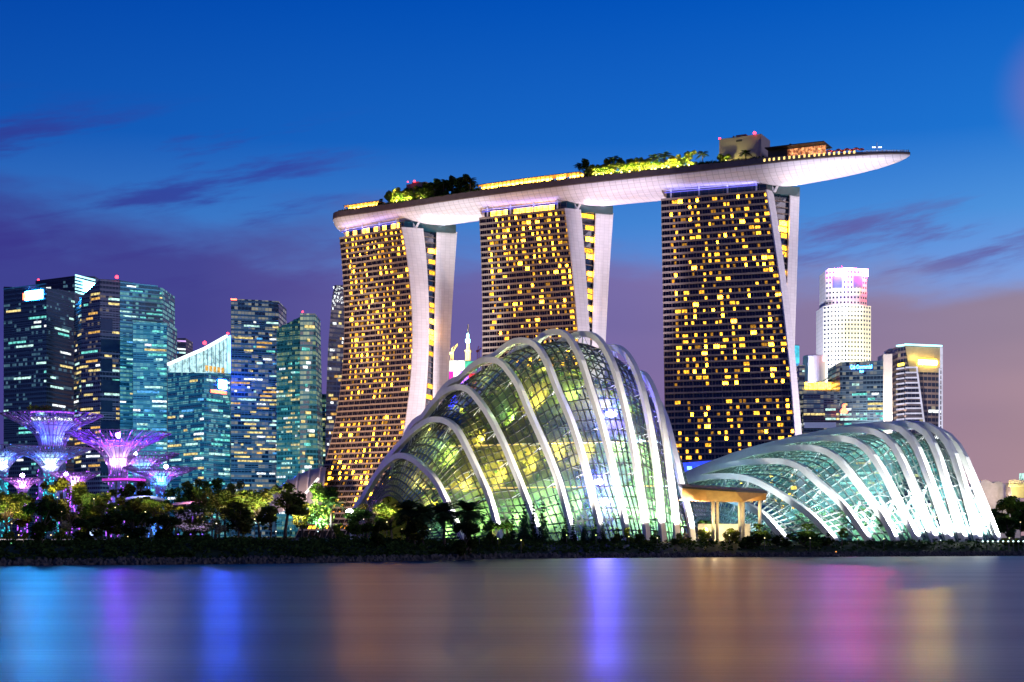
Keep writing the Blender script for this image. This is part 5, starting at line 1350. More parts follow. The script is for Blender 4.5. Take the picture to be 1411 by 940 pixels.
def palm(key, seed, nf, fl, droop, th):
    rg = random.Random(seed); mb = MB(); tb = MB(); lx = rg.uniform(-.5, .5)
    tb.tube([(0, 0, -.3), (lx * .4, 0, th * .5), (lx, 0, th)], [.26, .2, .17], 7)
    for i in range(nf):
        a = 6.283 * i / nf + rg.uniform(-.2, .2); e = rg.uniform(-.15, 1.25) if key != 'fanpalm' else rg.uniform(-.75, 1.4); L = fl * rg.uniform(.8, 1.1); pts = []
        for k in range(9):
            t = k / 8; hor = L * t * math.cos(e * (1 - .3 * t)); ver = L * t * math.sin(e) - droop * L * t * t
            pts.append(Vector((lx + hor * math.cos(a), hor * math.sin(a), th + ver)))
        for k in range(8):
            p, q = pts[k], pts[k + 1]; d = (q - p).normalized(); sd = d.cross(Vector((0, 0, 1))); sd = sd.normalized() if sd.length > .01 else Vector((1, 0, 0)); wl_ = L * .24 * math.sin(math.pi * (.12 + .8 * k / 8))
            for s_ in (-1, 1):
                for f in (0, .5):
                    o = p.lerp(q, f); tp = o + sd * s_ * wl_ + d * wl_ * .5 + Vector((0, 0, -.3 * wl_)); mb.face([o, o + d * .16, tp + d * .05, tp - d * .03], 0)
    PROTO[key] = (tb, mb, [M_bark], [L_palm], fl * .9)
palm('palm', 11, 24, 3.2, .62, 7.0); palm('fanpalm', 12, 64, 2.9, .42, 6.2); palm('cycad', 13, 26, 5.0, .45, 1.6)
def conifer(key, seed, w):
    rg = random.Random(seed); mb = MB(); tb = MB(); tb.tube([(0, 0, -.3), (0, 0, 9.6)], [.2, .03], 6)
    cl = []
    for i in range(11):
        z = 1.0 + i * .82; r = w * (1 - i / 11.6) ** .9
        for k in range(5):
            a = rg.uniform(0, 6.28); cl.append((Vector((r * .55 * math.cos(a), r * .55 * math.sin(a), z + rg.uniform(-.2, .2))), max(.22, r * .55)))
    leafcloud(mb, cl, 1900, .20, rg, (0,)); PROTO[key] = (tb, mb, [M_bark], [L_con], w)
conifer('conifer', 21, 1.7); conifer('slimconifer', 22, 1.0)
def shrub(key, seed, leaf):
    rg = random.Random(seed); mb = MB(); tb = MB(); cl = []
    for i in range(11):
        a = rg.uniform(0, 6.28); r = 3.6 * math.sqrt(rg.random()); z = rg.uniform(1.5, 8.3) * (1 - .35 * r / 3.6); c = Vector((r * math.cos(a), r * math.sin(a), z)); cl.append((c, rg.uniform(1.2, 2.2))); tb.tube([(0, 0, -.3), c * .5, c], [.22, .14, .05], 5)
    leafcloud(mb, cl, 900, .62, rg, (0, 1)); PROTO[key] = (tb, mb, [M_bark], leaf, 4.6)
broad('terrace', 41, [L_mid, L_yel], .40, 2600, 3.6, .8); broad('terracedark', 42, [L_dark, L_mid], .40, 2600, 3.6, .8)
shrub('shrub', 31, [L_mid, L_dark]); shrub('goldshrub', 32, [L_yel, L_mid]); shrub('darkshrub', 33, [L_dark, L_dark])
NAMES = {'terrace': 'broadleaf_tree', 'terracedark': 'broadleaf_tree', 'round': 'broadleaf_tree', 'open': 'broadleaf_tree', 'olive': 'broadleaf_tree', 'yellow': 'broadleaf_tree', 'bushy': 'broadleaf_tree', 'dense': 'broadleaf_tree', 'tallopen': 'broadleaf_tree', 'blossom': 'blossom_tree', 'palm': 'palm_tree', 'fanpalm': 'palm_tree', 'cycad': 'cycad', 'conifer': 'conifer', 'slimconifer': 'conifer', 'shrub': 'shrub', 'goldshrub': 'shrub', 'darkshrub': 'shrub'}
MESHES = {}
def plant(key, pos, H, hw, label, group, rz=None, cat_=None):
    """one plant: an Empty with trunk and crown; look-alikes share mesh data"""
    if key not in MESHES:
        tb, mb, tm, lm, w = PROTO[key]; a = tb.build('trunk', tm, None, smooth=True); b = mb.build('crown', lm, None); MESHES[key] = (a.data, b.data, w)
        bpy.data.objects.remove(a); bpy.data.objects.remove(b)
    ta, cr, w = MESHES[key]; nm = NAMES[key]
    o = thing(nm, label, cat_ or ('tree' if 'tree' in nm or nm == 'conifer' else 'shrub' if nm == 'shrub' else 'plant'), pos, group)
    k = hw / w; o.scale = (k, k, H / 10); o.rotation_euler = (0, 0, R.uniform(0, 6.28) if rz is None else rz)
    for n, d in (('trunk', ta), ('crown', cr)): link(bpy.data.objects.new(n, d), o)
    return o
def bank_plant(key, px, ytop, hwpx, Y, label, group):
    x = gx(px, Y); z = ground_z(x, Y); H = (zy(ytop, Y) - z); return plant(key, (x, Y, z - .1), H, hwpx * Y / F * {'palm': 1.45, 'fanpalm': 1.5, 'conifer': 1.15, 'slimconifer': 1.2, 'bushy': 1.0}.get(key, 1.28 if px < 560 else 1.15), label, group)
GB = 'trees along the waterfront gardens'
LB = [
 ('olive', 8, 680, 22, 312, 'olive tree at the left edge in front of the cut off supertree'),
 ('yellow', 24, 684, 20, 318, 'warm lit tree below the smallest supertree'),
 ('bushy', 58, 690, 27, 262, 'big round black tree leaning over the water at left'),
 ('yellow', 88, 660, 26, 335, 'feathery yellow green tree glowing in front of the slim supertree'),
 ('blossom', 94, 689, 17, 322, 'pale blossom tree right of the round black tree'),
 ('round', 120, 679, 24, 330, 'mid green tree below the purple tower between black tree and sign'),
 ('olive', 140, 682, 20, 322, 'dim olive tree behind the little lit notice board'),
 ('dense', 152, 698, 24, 290, 'dark tree right of the little lit notice board'),
 ('tallopen', 172, 668, 20, 440, 'blue black tree in front of the wide purple supertree trunk'),
 ('dense', 197, 664, 22, 445, 'dark flat crowned tree under the cyan supertree'),
 ('open', 186, 686, 22, 326, 'olive green tree below the grey canopy roof'),
 ('open', 216, 690, 20, 322, 'sparse tree between the two garden canopy roofs'),
 ('bushy', 186, 706, 24, 284, 'low black tree on the bank under the grey canopy roof'),
 ('tallopen', 242, 668, 13, 430, 'slim dark tree right of the white hot supertree neck'),
 ('yellow', 234, 697, 17, 318, 'small lit green tree left of the purple lit shrubs'),
 ('dense', 268, 660, 22, 440, 'dark tree in front of the slanted roof office block'),
 ('tallopen', 297, 655, 17, 435, 'tallest violet tinted dark tree in front of the navy slab'),
 ('open', 276, 672, 14, 332, 'thin stemmed olive tree in front of the pink canopy roof'),
 ('olive', 311, 678, 18, 325, 'green round tree right of the pink canopy roof'),
 ('blossom', 303, 700, 15, 312, 'cream blossom tree right of the purple lit shrubs'),
 ('round', 262, 702, 24, 300, 'dark tree over the purple lit shrubs'),
 ('dense', 336, 664, 20, 430, 'blue black tree left of the grey shell roof'),
 ('dense', 330, 694, 20, 290, 'dark front row tree below the left end of the shell roof'),
 ('olive', 358, 677, 22, 322, 'speckled olive tree in front of the shell roof'),
 ('tallopen', 392, 661, 20, 308, 'tall dark tree with leaning trunk before the shell roof'),
 ('yellow', 418, 690, 17, 322, 'bright yellow green tree right of the leaning trunk'),
 ('round', 443, 672, 20, 318, 'dark green tree at the foot of the left hotel tower'),
 ('palm', 456, 672, 17, 318, 'feathery palm at the foot of the left hotel tower'),
 ('open', 372, 700, 16, 296, 'low speckled tree left of the leaning trunk'),
 ('bushy', 225, 712, 22, 280, 'low black tree below the sparse tree on the bank'),
 ('bushy', 120, 716, 22, 272, 'low black tree on the bank below the lit bush'),
 ('round', 490, 700, 18, 322, 'dark tree around the star bright floodlight'),
 ('blossom', 505, 690, 15, 330, 'pale tree at the left foot of the tall dome'),
 ('olive', 540, 691, 17, 330, 'olive tree lit from below inside the left end of the tall dome ribs'),
 ('fanpalm', 562, 672, 16, 305, 'dark fan palm, first from left before the tall dome'),
 ('fanpalm', 583, 678, 13, 302, 'dark fan palm close behind the first one before the dome'),
 ('fanpalm', 612, 673, 16, 305, 'dark fan palm between two dome ribs, third from left'),
 ('fanpalm', 647, 668, 18, 305, 'largest dark palm, the rightmost before the tall dome'),
 ('dense', 572, 704, 18, 300, 'black tree under the first two fan palms'),
 ('bushy', 520, 716, 20, 288, 'low black tree right of the floodlight'),
 ('bushy', 640, 712, 20, 300, 'low black tree under the largest palm'),
 ('bushy', 679, 715, 12, 318, 'round black bushy tree at the foot of the second dome rib'),
 ('bushy', 697, 713, 9, 320, 'small round black tree just right of a dome rib foot'),
]
for key, px, yt, hw, Y, lb in LB: bank_plant(key, px, yt - (6 if px < 470 and key != 'tallopen' else 0), hw, Y, lb, GB)
GC = 'conifers in front of the tall glass dome'
for key, px, yt, hw, lb in [('slimconifer', 706, 708, 5, 'short slim conifer left of the tallest conifer before the dome'), ('conifer', 722, 686, 10, 'tallest dark conifer before the tall dome, left of the rib foot'), ('slimconifer', 735, 690, 5, 'slim conifer squeezed between the tallest conifer and a rib'), ('conifer', 748, 690, 9, 'tall conifer just right of the third dome rib foot'),
    ('conifer', 779, 711, 7, 'green lit conifer left of the fourth dome rib foot'), ('slimconifer', 790, 711, 5, 'slim conifer at the fourth dome rib foot'), ('conifer', 806, 713, 6, 'small dark conifer standing between two bright dome ribs'), ('conifer', 819, 711, 7, 'green tinted conifer left of the fifth dome rib foot'), ('conifer', 830, 717, 6, 'small conifer right at the fifth dome rib foot')]:
    bank_plant(key, px, yt, hw, 346, lb, GC)
GS = 'shrubs along the bank in front of the domes'
for key, px, yt, hw, Y, lb in [
 ('shrub', 851, 724, 8, 350, 'shrub right of the fifth dome rib foot'), ('goldshrub', 866, 719, 6, 350, 'yellow green shrub at the sixth dome rib foot'), ('shrub', 881, 726, 8, 352, 'teal lit shrub between the sixth and seventh rib feet'),
 ('shrub', 902, 727, 8, 352, 'leafy shrub right of the seventh dome rib foot'), ('goldshrub', 938, 729, 6, 353, 'bright small shrub at the white right end of the tall dome'), ('darkshrub', 930, 737, 7, 346, 'black low shrub against the white right end of the tall dome'),
 ('goldshrub', 952, 737, 6, 352, 'low yellow shrub between the two domes'), ('goldshrub', 972, 719, 10, 360, 'yellow green bush left of the bronze pavilion columns'), ('goldshrub', 1008, 721, 12, 360, 'yellow green bush between the bronze pavilion columns'),
 ('shrub', 1046, 716, 21, 352, 'big dark bush right of the bronze pavilion'), ('darkshrub', 1078, 731, 12, 352, 'medium dark bush between the two big ones by the low dome'), ('shrub', 1110, 716, 24, 353, 'biggest dark bush in front of the low dome ribs'),
 ('shrub', 1142, 731, 8, 355, 'small bush at the foot of the second white rib of the low dome'), ('darkshrub', 976, 741, 9, 348, 'low black mound left of the pavilion foot'), ('darkshrub', 1030, 739, 10, 345, 'low dark shrub under the right pavilion column'), ('goldshrub', 890, 740, 6, 345, 'tiny gold lit shrub on the bank top'),
 ('goldshrub', 1386, 738, 9, 372, 'lime green shrub right of the white end of the low dome'), ('shrub', 1402, 740, 8, 372, 'low green shrub near the right edge')]:
    bank_plant(key, px, yt, hw, Y, lb, GS)
for i, (px, yt, hw, key) in enumerate([(1160, 726, 7, 'tallopen'), (1184, 733, 7, 'cycad'), (1200, 735, 7, 'cycad'), (1215, 731, 8, 'cycad'), (1229, 736, 6, 'cycad'), (1243, 733, 8, 'cycad'), (1258, 737, 7, 'cycad'), (1274, 735, 7, 'cycad'), (1340, 739, 6, 'cycad')]):
    lbs = ['spindly little tree at the left foot of a white rib', 'cycad tuft at the third rib foot of the low dome', 'cycad tuft right beside a rib foot, low and dark', 'largest cycad tuft lit yellow before the low dome', 'smallest dark cycad between two rib feet', 'dark cycad tuft left of the white glow', 'cycad tuft against the brightest rib feet', 'green cycad at the edge of the white glow', 'faint cycad inside the white glow at right']
    bank_plant(key, px, yt, hw, 358, lbs[i], GS)
for key, px, yt, hw, lb in [('dense', 1374, 690, 18, 'dark tree beside the white right end of the low dome'), ('round', 1397, 684, 20, 'tall dark tree under the yellow station'), ('dense', 1420, 686, 20, 'dark tree cut by the right edge'), ('bushy', 1388, 708, 18, 'low dark tree in front of the right edge trees')]:
    bank_plant(key, px, yt, hw, 440 if key != 'bushy' else 420, lb, 'trees at the right edge')
for i, (px, yt, hw, lb) in enumerate([(10, 726, 9, 'gold lit shrub at the far left on the wall'), (30, 728, 8, 'gold lit shrub left of the black tree trunk'), (77, 727, 7, 'gold lit shrub right of the black tree'), (90, 722, 7, 'taller dim gold shrub beside the brightest bush'), (114, 719, 10, 'brightest glowing yellow bush on the bank wall'), (178, 731, 7, 'little lit shrub low on the left bank'), (470, 713, 9, 'yellow green shrub just left of the star bright floodlight'), (686, 737, 4, 'tiny green lit shrub below the second dome rib'), (718, 741, 4, 'tiny yellow lit shrub below the tallest conifer')]):
    bank_plant('goldshrub', px, yt, hw, 300 if px < 200 else 322, lb, 'lit shrubs on the bank')
for i, px in enumerate((232, 246, 258, 271, 283)):
    bank_plant('shrub', px, 724 + (i % 2) * 5, 8, 304, ['purple lit shrub, leftmost of its row', 'purple lit shrub, second in its row and taller', 'purple lit shrub in the middle of its row', 'purple lit shrub, fourth in its row', 'purple lit shrub, rightmost of its row by the cream tree'][i], 'purple lit shrubs')
# undergrowth along the bank: nobody could count it
rg = random.Random(77); mb = MB()
for i in range(1500):
    px = rg.uniform(-30, 900); Y = shore(gx(px, 300)) + rg.uniform(3, 34); x = gx(px, Y)
    Y = shore(x) + rg.uniform(2.5, 34 if px > 400 else 44); h = rg.uniform(.5, 1.5) if px < 700 else rg.uniform(.3, .8)
    if px < 140: h *= .7
    leafcloud(mb, [(Vector((x, Y, ground_z(x, Y) + h * .5)), h)], 16, .36, rg, (0,))
for i in range(700):
    px = rg.uniform(880, 1430); x = gx(px, 350); Y = shore(x) + rg.uniform(5, 34); x = gx(px, Y); h = rg.uniform(.2, .6)
    leafcloud(mb, [(Vector((x, Y, ground_z(x, Y) + h * .5)), h)], 10, .28, rg, (0,))
tag(mb.build('undergrowth', [L_dark]), kind='stuff')

# ================================================================== GARDEN LAMPS (real fixtures with their light)
def gardenlamp(px, py, Y, power, colr, label, hgt=.7, group='garden lamps along the bank', head=.13, glow_=3):
    x = gx(px, Y); Y = Y - (3.6 if power > 400 else 1.2); z = ground_z(x, Y); p = Vector((x, Y, z)); o = thing('garden_lamp', label, 'lamp', p, group)
    if py is not None: hgt = max(.5, zy(py, Y) - z)
    mb = MB(); mb.tube([p, p + Vector((0, 0, hgt))], .07, 6); mb.build('post', M_fix, o)
    mb = MB(); mb.lathe(p + Vector((0, 0, hgt)), [(head * .5, 0), (head, head * .5), (head, head), (head * .4, head * 1.5)], 10); mb.build('lamp_head', glowmat('lamp_glow', colr, glow_, 0), o)
    lamp('garden_lamp_light', 'SPOT', p + Vector((0, -.25, hgt + head * 2 + .3)), power * 11.0, colr, aim=p + Vector((0, 3.2, hgt + 8)), size=.3, parent=o, cone=128, blend=.5); return o
WARM = (1, .78, .30)
for px, py, Y, pw, c, lb in [
 (6, 735, 303, 900, (1, .8, .3), 'warm lamp at the far left shrub'), (24, 722, 310, 900, (1, .8, .3), 'warm lamp under the tree below the smallest supertree'), (34, 738, 296, 500, WARM, 'warm lamp by the gold shrub left of the black tree'),
 (78, 738, 296, 450, WARM, 'warm lamp right of the black tree trunk'), (92, 706, 316, 1600, (1, .86, .5), 'cream lamp under the pale blossom tree'), (86, 686, 330, 2200, (1, .9, .25), 'yellow lamp high under the feathery yellow tree'), (114, 741, 296, 900, (1, .86, .3), 'warm lamp at the foot of the brightest bush'),
 (136, 688, 318, 1600, (1, .9, .4), 'warm lamp behind the notice board trees'), (165, 700, 316, 1000, (1, .85, .3), 'warm lamp below the dim olive tree'), (178, 740, 297, 350, WARM, 'dim lamp at the little low shrub'), (206, 706, 316, 1300, (1, .9, .35), 'warm lamp under the olive green tree'),
 (237, 712, 312, 1400, (1, .9, .35), 'warm lamp under the small lit green tree'), (303, 722, 306, 2200, (1, .88, .62), 'cream lamp under the cream blossom tree'), (355, 716, 314, 1600, (1, .88, .3), 'warm lamp under the speckled olive tree'), (344, 728, 308, 600, WARM, 'warm lamp left of the speckled olive tree'),
 (384, 733, 316, 3200, (1, .92, .75), 'white lamp at the leaning trunk'), (404, 730, 318, 1800, (1, .85, .35), 'warm lamp between leaning trunk and bright tree'), (419, 714, 316, 1500, (.95, 1, .35), 'yellow lamp inside the bright yellow green tree'), (441, 733, 318, 2600, (.65, .95, 1), 'cyan white lamp at the foot of the left hotel tower trees'),
 (452, 726, 316, 1200, (1, .8, .4), 'warm lamp under the feathery palm'), (535, 720, 326, 2000, (1, .85, .35), 'warm lamp under the olive tree at the dome end'), (556, 730, 314, 700, (1, .9, .3), 'warm lamp below the first fan palm'), (503, 716, 326, 1400, (1, .8, .5), 'warm lamp under the pale tree at the dome foot'),
 (594, 730, 318, 900, (1, .9, .5), 'warm lamp between the fan palms'), (630, 728, 326, 1200, (1, .95, .85), 'white lamp behind the third fan palm'), (661, 720, 322, 700, (1, .7, .6), 'rosy lamp behind the largest palm'), (686, 743, 318, 250, (.75, 1, .3), 'green lamp at the tiny shrub'), (718, 745, 318, 180, (1, .95, .3), 'yellow lamp at the tiny shrub'),
 (780, 738, 344, 500, (.8, 1, .3), 'green lamp at the lit conifer'), (820, 738, 344, 500, (.8, 1, .3), 'green lamp at the green tinted conifer'), (866, 740, 346, 400, (1, .95, .3), 'warm lamp by the sixth rib foot'), (905, 742, 345, 300, (1, .85, .4), 'warm lamp on the bank by the seventh rib'),
 (978, 738, 357, 260, (1, .9, .35), 'warm lamp left of the pavilion columns'), (1004, 738, 357, 260, (1, .9, .35), 'warm lamp between the pavilion columns'), (1050, 742, 348, 500, (1, .9, .4), 'warm lamp under the big dark bush'), (1112, 742, 349, 500, (1, .95, .5), 'warm lamp under the biggest dark bush'),
 (1180, 743, 355, 250, (1, .95, .4), 'low lamp before the third white rib'), (1216, 743, 354, 400, (1, .95, .4), 'low lamp at the largest cycad'), (1290, 745, 353, 900, (.85, 1, 1), 'white lamp below the white glow'), (1384, 742, 366, 700, (.8, 1, .4), 'green lamp at the lime shrub'), (1400, 720, 415, 900, (1, .8, .4), 'warm lamp before the right edge trees')]:
    gardenlamp(px, py, Y, pw, c, lb)
for i in range(9):
    px = 1352 + i * 7; gardenlamp(px, 747, 362, 60, (.7, 1, .95), 'small white path light in the row at right below the low dome', group='path lights right of the low dome', head=.22)
for i, px in enumerate((233, 251, 268, 284)):
    gardenlamp(px, 737, 299, 700, (.22, .10, 1), ['purple lamp, leftmost at the purple shrubs', 'purple lamp, second from left at the purple shrubs', 'purple lamp, third from left at the purple shrubs', 'purple lamp, rightmost at the purple shrubs'][i])
gardenlamp(19, 755, 262, 260, (.25, 1, .35), 'green glowing lamp low on the left bank')
# strong floodlight on a pole at the left foot of the tall dome
p = at(482, 707, 326); b = Vector((p.x, p.y, ground_z(p.x, p.y))); o = thing('floodlight', 'star bright white floodlight on a pole at the left foot of the tall dome', 'floodlight', b)
mb = MB(); mb.tube([b, p], [.12, .08], 8); mb.build('pole', M_fix, o)
mb = MB(); mb.box(p + Vector((0, .35, .15)), 1.3, .4, .9); mb.build('housing', M_fix, o)
mb = MB(); mb.lathe(p + Vector((0, -.1, .1)), [(.3, -.75), (.75, -.5), (.9, 0), (.75, .5), (.3, .75)], 14); mb.build('lamp_glass', glowmat('floodlight_glass', (.93, .93, 1), 30, 0), o)
lamp('floodlight_lamp', 'SPOT', p + Vector((0, -1.6, .1)), 5000, (.92, .94, 1), aim=p + Vector((22, -6, 16)), size=.6, parent=o, cone=110, blend=.8)

# ================================================================== BANK FURNITURE
def bankpt(px, Y): x = gx(px, Y); return Vector((x, Y, ground_z(x, Y)))
o = thing('retaining_wall', 'long low dark wall with lit pale coping at the left bank', 'wall', bankpt(60, 284))
mb = MB(); w0 = Vector((gx(-20, 286), 286, 0)); w1 = Vector((gx(146, 291), 291, 0)); v = lambda p, z: Vector((p.x, p.y, z)); dd = Vector((0, .6, 0))
zc_ = zy(744, 288)
mb.hexa([v(w0, 1), v(w1, 1), v(w1, 1) + dd, v(w0, 1) + dd], [v(w0, zc_), v(w1, zc_), v(w1, zc_) + dd, v(w0, zc_) + dd]); mb.build('wall', mat('dark_wall', (.05, .05, .055), .8, vary=.3), o)
mb = MB(); up = Vector((0, -.15, 0)); mb.hexa([v(w0, zc_ + .003) + up, v(w1, zc_ + .003) + up, v(w1, zc_ + .003) + dd, v(w0, zc_ + .003) + dd], [v(w0, zc_ + .16) + up, v(w1, zc_ + .16) + up, v(w1, zc_ + .16) + dd, v(w0, zc_ + .16) + dd]); mb.build('coping', M_wconc, o)
for px in (4, 20, 34, 75, 86): lamp('coping_lamp', 'POINT', at(px, 740.5, 285.2), 90, (1, .80, .62), size=.15, parent=o)
p = bankpt(126.5, 296); o = thing('notice_board', 'small upright backlit blue white notice board on the left bank', 'sign', p)
mb = MB(); mb.box(p + Vector((0, 0, zy(733, 296) - p.z)), .75, .2, 1.5); mb.build('panel', glowmat('board_glow', (.45, .62, 1), 2.0, .5, 1.5), o)
for s_ in (-.3, .3): mb = MB(); mb.bar(p + Vector((s_, 0, 0)), p + Vector((s_, 0, zy(736, 296) - p.z)), .08); mb.build('post', M_fix, o)
def canopy(label, x0, x1, ymid, Y, m, lightc, power):
    o = thing('canopy_roof', label, 'canopy', bankpt((x0 + x1) / 2, Y)); mb = MB(); rows = []
    for i in range(13):
        f = i / 12; px = x0 + (x1 - x0) * f; y = ymid - 5.5 * math.sin(math.pi * (.15 + .75 * f)); rows.append([at(px, y + 2, Y - 2), at(px, y - 1.5, Y + 5), at(px, y + 2.5, Y + 11)])
    mb.grid(rows); mb.grid([[p - Vector((0, 0, .4)) for p in r_][::-1] for r_ in rows]); mb.build('roof', m, o, smooth=True)
    for i in range(0, 13, 2): mb = MB(); mb.bar(rows[i][0] - Vector((0, 0, .3)), rows[i][1] - Vector((0, 0, .3)), .25); mb.build('rafter', M_wconc, o)
    for i in (2, 6, 10): mb = MB(); q = rows[i][1]; mb.bar(Vector((q.x, q.y, ZB - .3)), q - Vector((0, 0, .4)), .35); mb.build('post', M_fix, o)
    lamp('canopy_light', 'POINT', at((x0 + x1) / 2, ymid - 14, Y + 2), power, lightc, size=.5, parent=o)
canopy('grey curved canopy roof lying among the trees under the supertrees', 172, 226, 690, 372, M_shell, (.55, .65, 1), 3500)
canopy('long pink lit canopy roof among the trees left of the navy slab', 234, 304, 698, 360, mat('rosy_roof', (.35, .2, .25), .6), (1, .5, .65), 2200)
# bronze pavilion between the domes
o = thing('pavilion', 'bronze roofed open pavilion on slim columns between the two domes', 'pavilion', bankpt(1000, 366))
M_bronze = mat('bronze_timber_soffit', (.32, .15, .045), .55, vary=.25, vscale=.8); M_rooft = mat('dark_roof_sheet', (.04, .035, .035), .5)
Yp = 362; A0, A1, A2, A3 = at(940, 688, Yp), at(976, 690, Yp - 3), at(1026, 691, Yp - 4), at(1056, 689, Yp); up = Vector((0, 9, 0))
tops = [at(940, 673, Yp), at(972, 675.5, Yp - 3), at(1014, 678, Yp - 4), at(1057, 680, Yp)]
mb = MB()
for p, q, r_, s_ in ((A0, A1, tops[1], tops[0]), (A1, A2, tops[2], tops[1]), (A2, A3, tops[3], tops[2])):
    mb.face([p + Vector((0, 1.2, 0)), q + Vector((0, 1.2, 0)), r_, s_]); mb.face([p + Vector((0, 1.2, 0)), p + up, q + up, q + Vector((0, 1.2, 0))])
mb.build('soffit', M_bronze, o)
mb = MB()
for s_, r_ in zip(tops, tops[1:]): mb.hexa([s_ + Vector((0, -.25, .003)), r_ + Vector((0, -.25, .003)), r_ + up + Vector((0, 0, 1.0)), s_ + up + Vector((0, 0, 1.0))], [s_ + Vector((0, -.25, .5)), r_ + Vector((0, -.25, .5)), r_ + up + Vector((0, 0, 1.5)), s_ + up + Vector((0, 0, 1.5))])
mb.build('roof', M_rooft, o)
for px, Y in ((982.5, 362), (988.5, 367), (1019.5, 361.5), (1024, 366), (1047, 363)):
    b = bankpt(px, Y); mb = MB(); mb.tube([b, Vector((b.x, b.y, zy(689, Y)))], .42, 12); mb.build('column', mat('pale_column', (.62, .56, .44), .5), o, smooth=True)
for px, Y, pw in ((965, 361, 2600), (1004, 361, 2600), (1040, 361, 2200), (985, 370, 2400)): lamp('pavilion_light', 'POINT', at(px, 700, Y), pw * .3, (1, .72, .32), size=.3, parent=o)
mb = MB(); mb.hexa([at(962, 747, 374), at(1034, 747, 374), at(1034, 747, 375), at(962, 747, 375)], [at(962, 722, 374), at(1034, 722, 374), at(1034, 722, 375), at(962, 722, 375)]); mb.build('back_wall', mat('cream_wall', (.6, .52, .4), .6), o)
lamp('wall_light', 'POINT', at(985, 735, 369), 1600, (1, .85, .5), size=.4, parent=o); lamp('wall_light', 'POINT', at(1015, 735, 369), 1600, (1, .85, .5), size=.4, parent=o)
# mooring buoy by the right bank
p = Vector((gx(1152, 338), 338, 0)); o = thing('mooring_buoy', 'small dark buoy with a dim orange light just off the right bank', 'buoy', p)
mb = MB(); mb.lathe(p, [(.5, -.3), (.75, 0), (.75, .35), (.35, .6)], 12); mb.build('float', M_fix, o, smooth=True)
mb = MB(); mb.tube([p + Vector((0, 0, .5)), p + Vector((0, 0, 1.1))], .08, 6); mb.build('post', M_fix, o)
mb = MB(); mb.lathe(p + Vector((0, 0, 1.1)), [(.1, 0), (.16, .12), (.05, .26)], 8); mb.build('light', glowmat('orange_buoy_light', (1, .4, .08), 2, 0), o)

# ================================================================== ON THE ROOF TERRACE
def deck_plant(key, px, side, ytop, hwpx, label, group):
    p, s, t, n = deck_at(px, side); q = p; H = zy(ytop, p.y) - p.z; key = {'open': 'terrace', 'yellow': 'terrace', 'olive': 'terrace', 'round': 'terracedark', 'dense': 'terracedark'}.get(key, key); return plant(key, p - Vector((0, 0, .1)), max(2.5, H), hwpx * p.y / F * (1.35 if key == 'palm' else 1.2), label, group)
GD = 'trees on the roof terrace'
DT = [('shrub', 525, 271, 7, 'dark shrub right of the left terrace pavilion'), ('open', 541, 258, 8, 'yellow lit tree left of the small roof hut on the terrace'), ('yellow', 555, 256, 10, 'brightest tree in the left terrace grove'), ('open', 572, 254, 9, 'green lit tree before the red beacon hut'), ('round', 587, 252, 9, 'half lit tree right of the red beacon hut'),
 ('dense', 600, 249, 9, 'dark tree, first of the black terrace grove'), ('palm', 611, 242, 9, 'black palm, left of three on the terrace'), ('palm', 624, 244, 8, 'black palm, middle of three on the terrace'), ('dense', 634, 243, 9, 'black tree between the terrace palms'), ('palm', 648, 239, 9, 'black palm, right of three on the terrace, beside the long lit pavilion'), ('shrub', 658, 251, 6, 'lit shrub at the left end of the long lit pavilion'),
 ('palm', 799, 219, 7, 'dark palm at the right end of the long lit pavilion'), ('dense', 808, 218, 8, 'dark tree beginning the bright terrace grove'), ('yellow', 820, 224, 7, 'low lit tree after the first dark trees of the bright grove'), ('open', 837, 213, 8, 'lit tree with dark top in the bright terrace grove'), ('palm', 847, 209, 9, 'tall palm in the left part of the bright grove'), ('olive', 862, 214, 9, 'rusty topped tree in the middle of the bright grove'), ('olive', 876, 213, 9, 'rust green tree right of the middle of the bright grove'), ('yellow', 890, 214, 8, 'very bright yellow tree in the bright grove'), ('palm', 902, 207, 9, 'lit palm left of the tallest one in the bright grove'), ('palm', 916, 204, 10, 'tallest brightly lit palm on the terrace'), ('yellow', 930, 211, 9, 'bright tree right of the tallest lit palm'),
 ('yellow', 949, 204, 9, 'lone bright yellow tree left of the dark hedge block'), ('palm', 968, 203, 8, 'green palm above the dark hedge block'), ('yellow', 999, 209, 8, 'yellow tree at the left foot of the grey machine house'), ('palm', 1028, 203, 7, 'dark palm in front of the grey machine house')]
for key, px, yt, hw, lb in DT: deck_plant(key, px, .62, yt, hw, lb, GD)
for i in range(16):
    px = 812 + i * 8.6; deck_plant('terrace', px, .74, 226 - i * .55 - (i % 3), 7, 'low yellow lit shrub filling the bright terrace grove between the palms', 'low shrubs in the bright terrace grove')
for i in range(7):
    px = 536 + i * 8; deck_plant('terrace' if i < 5 else 'terracedark', px, .74, 266 - i * 1.5 - (i % 2) * 2, 7, 'low shrub filling the left terrace grove in front of the red beacon hut', 'low shrubs in the left terrace grove')
for i in range(6):
    px = 594 + i * 10; deck_plant('terracedark', px, .5, 250 - i * 1.6 - (i % 2) * 3, 9, 'black bushy tree filling the dark terrace grove behind the palms', 'bushy trees of the dark terrace grove')
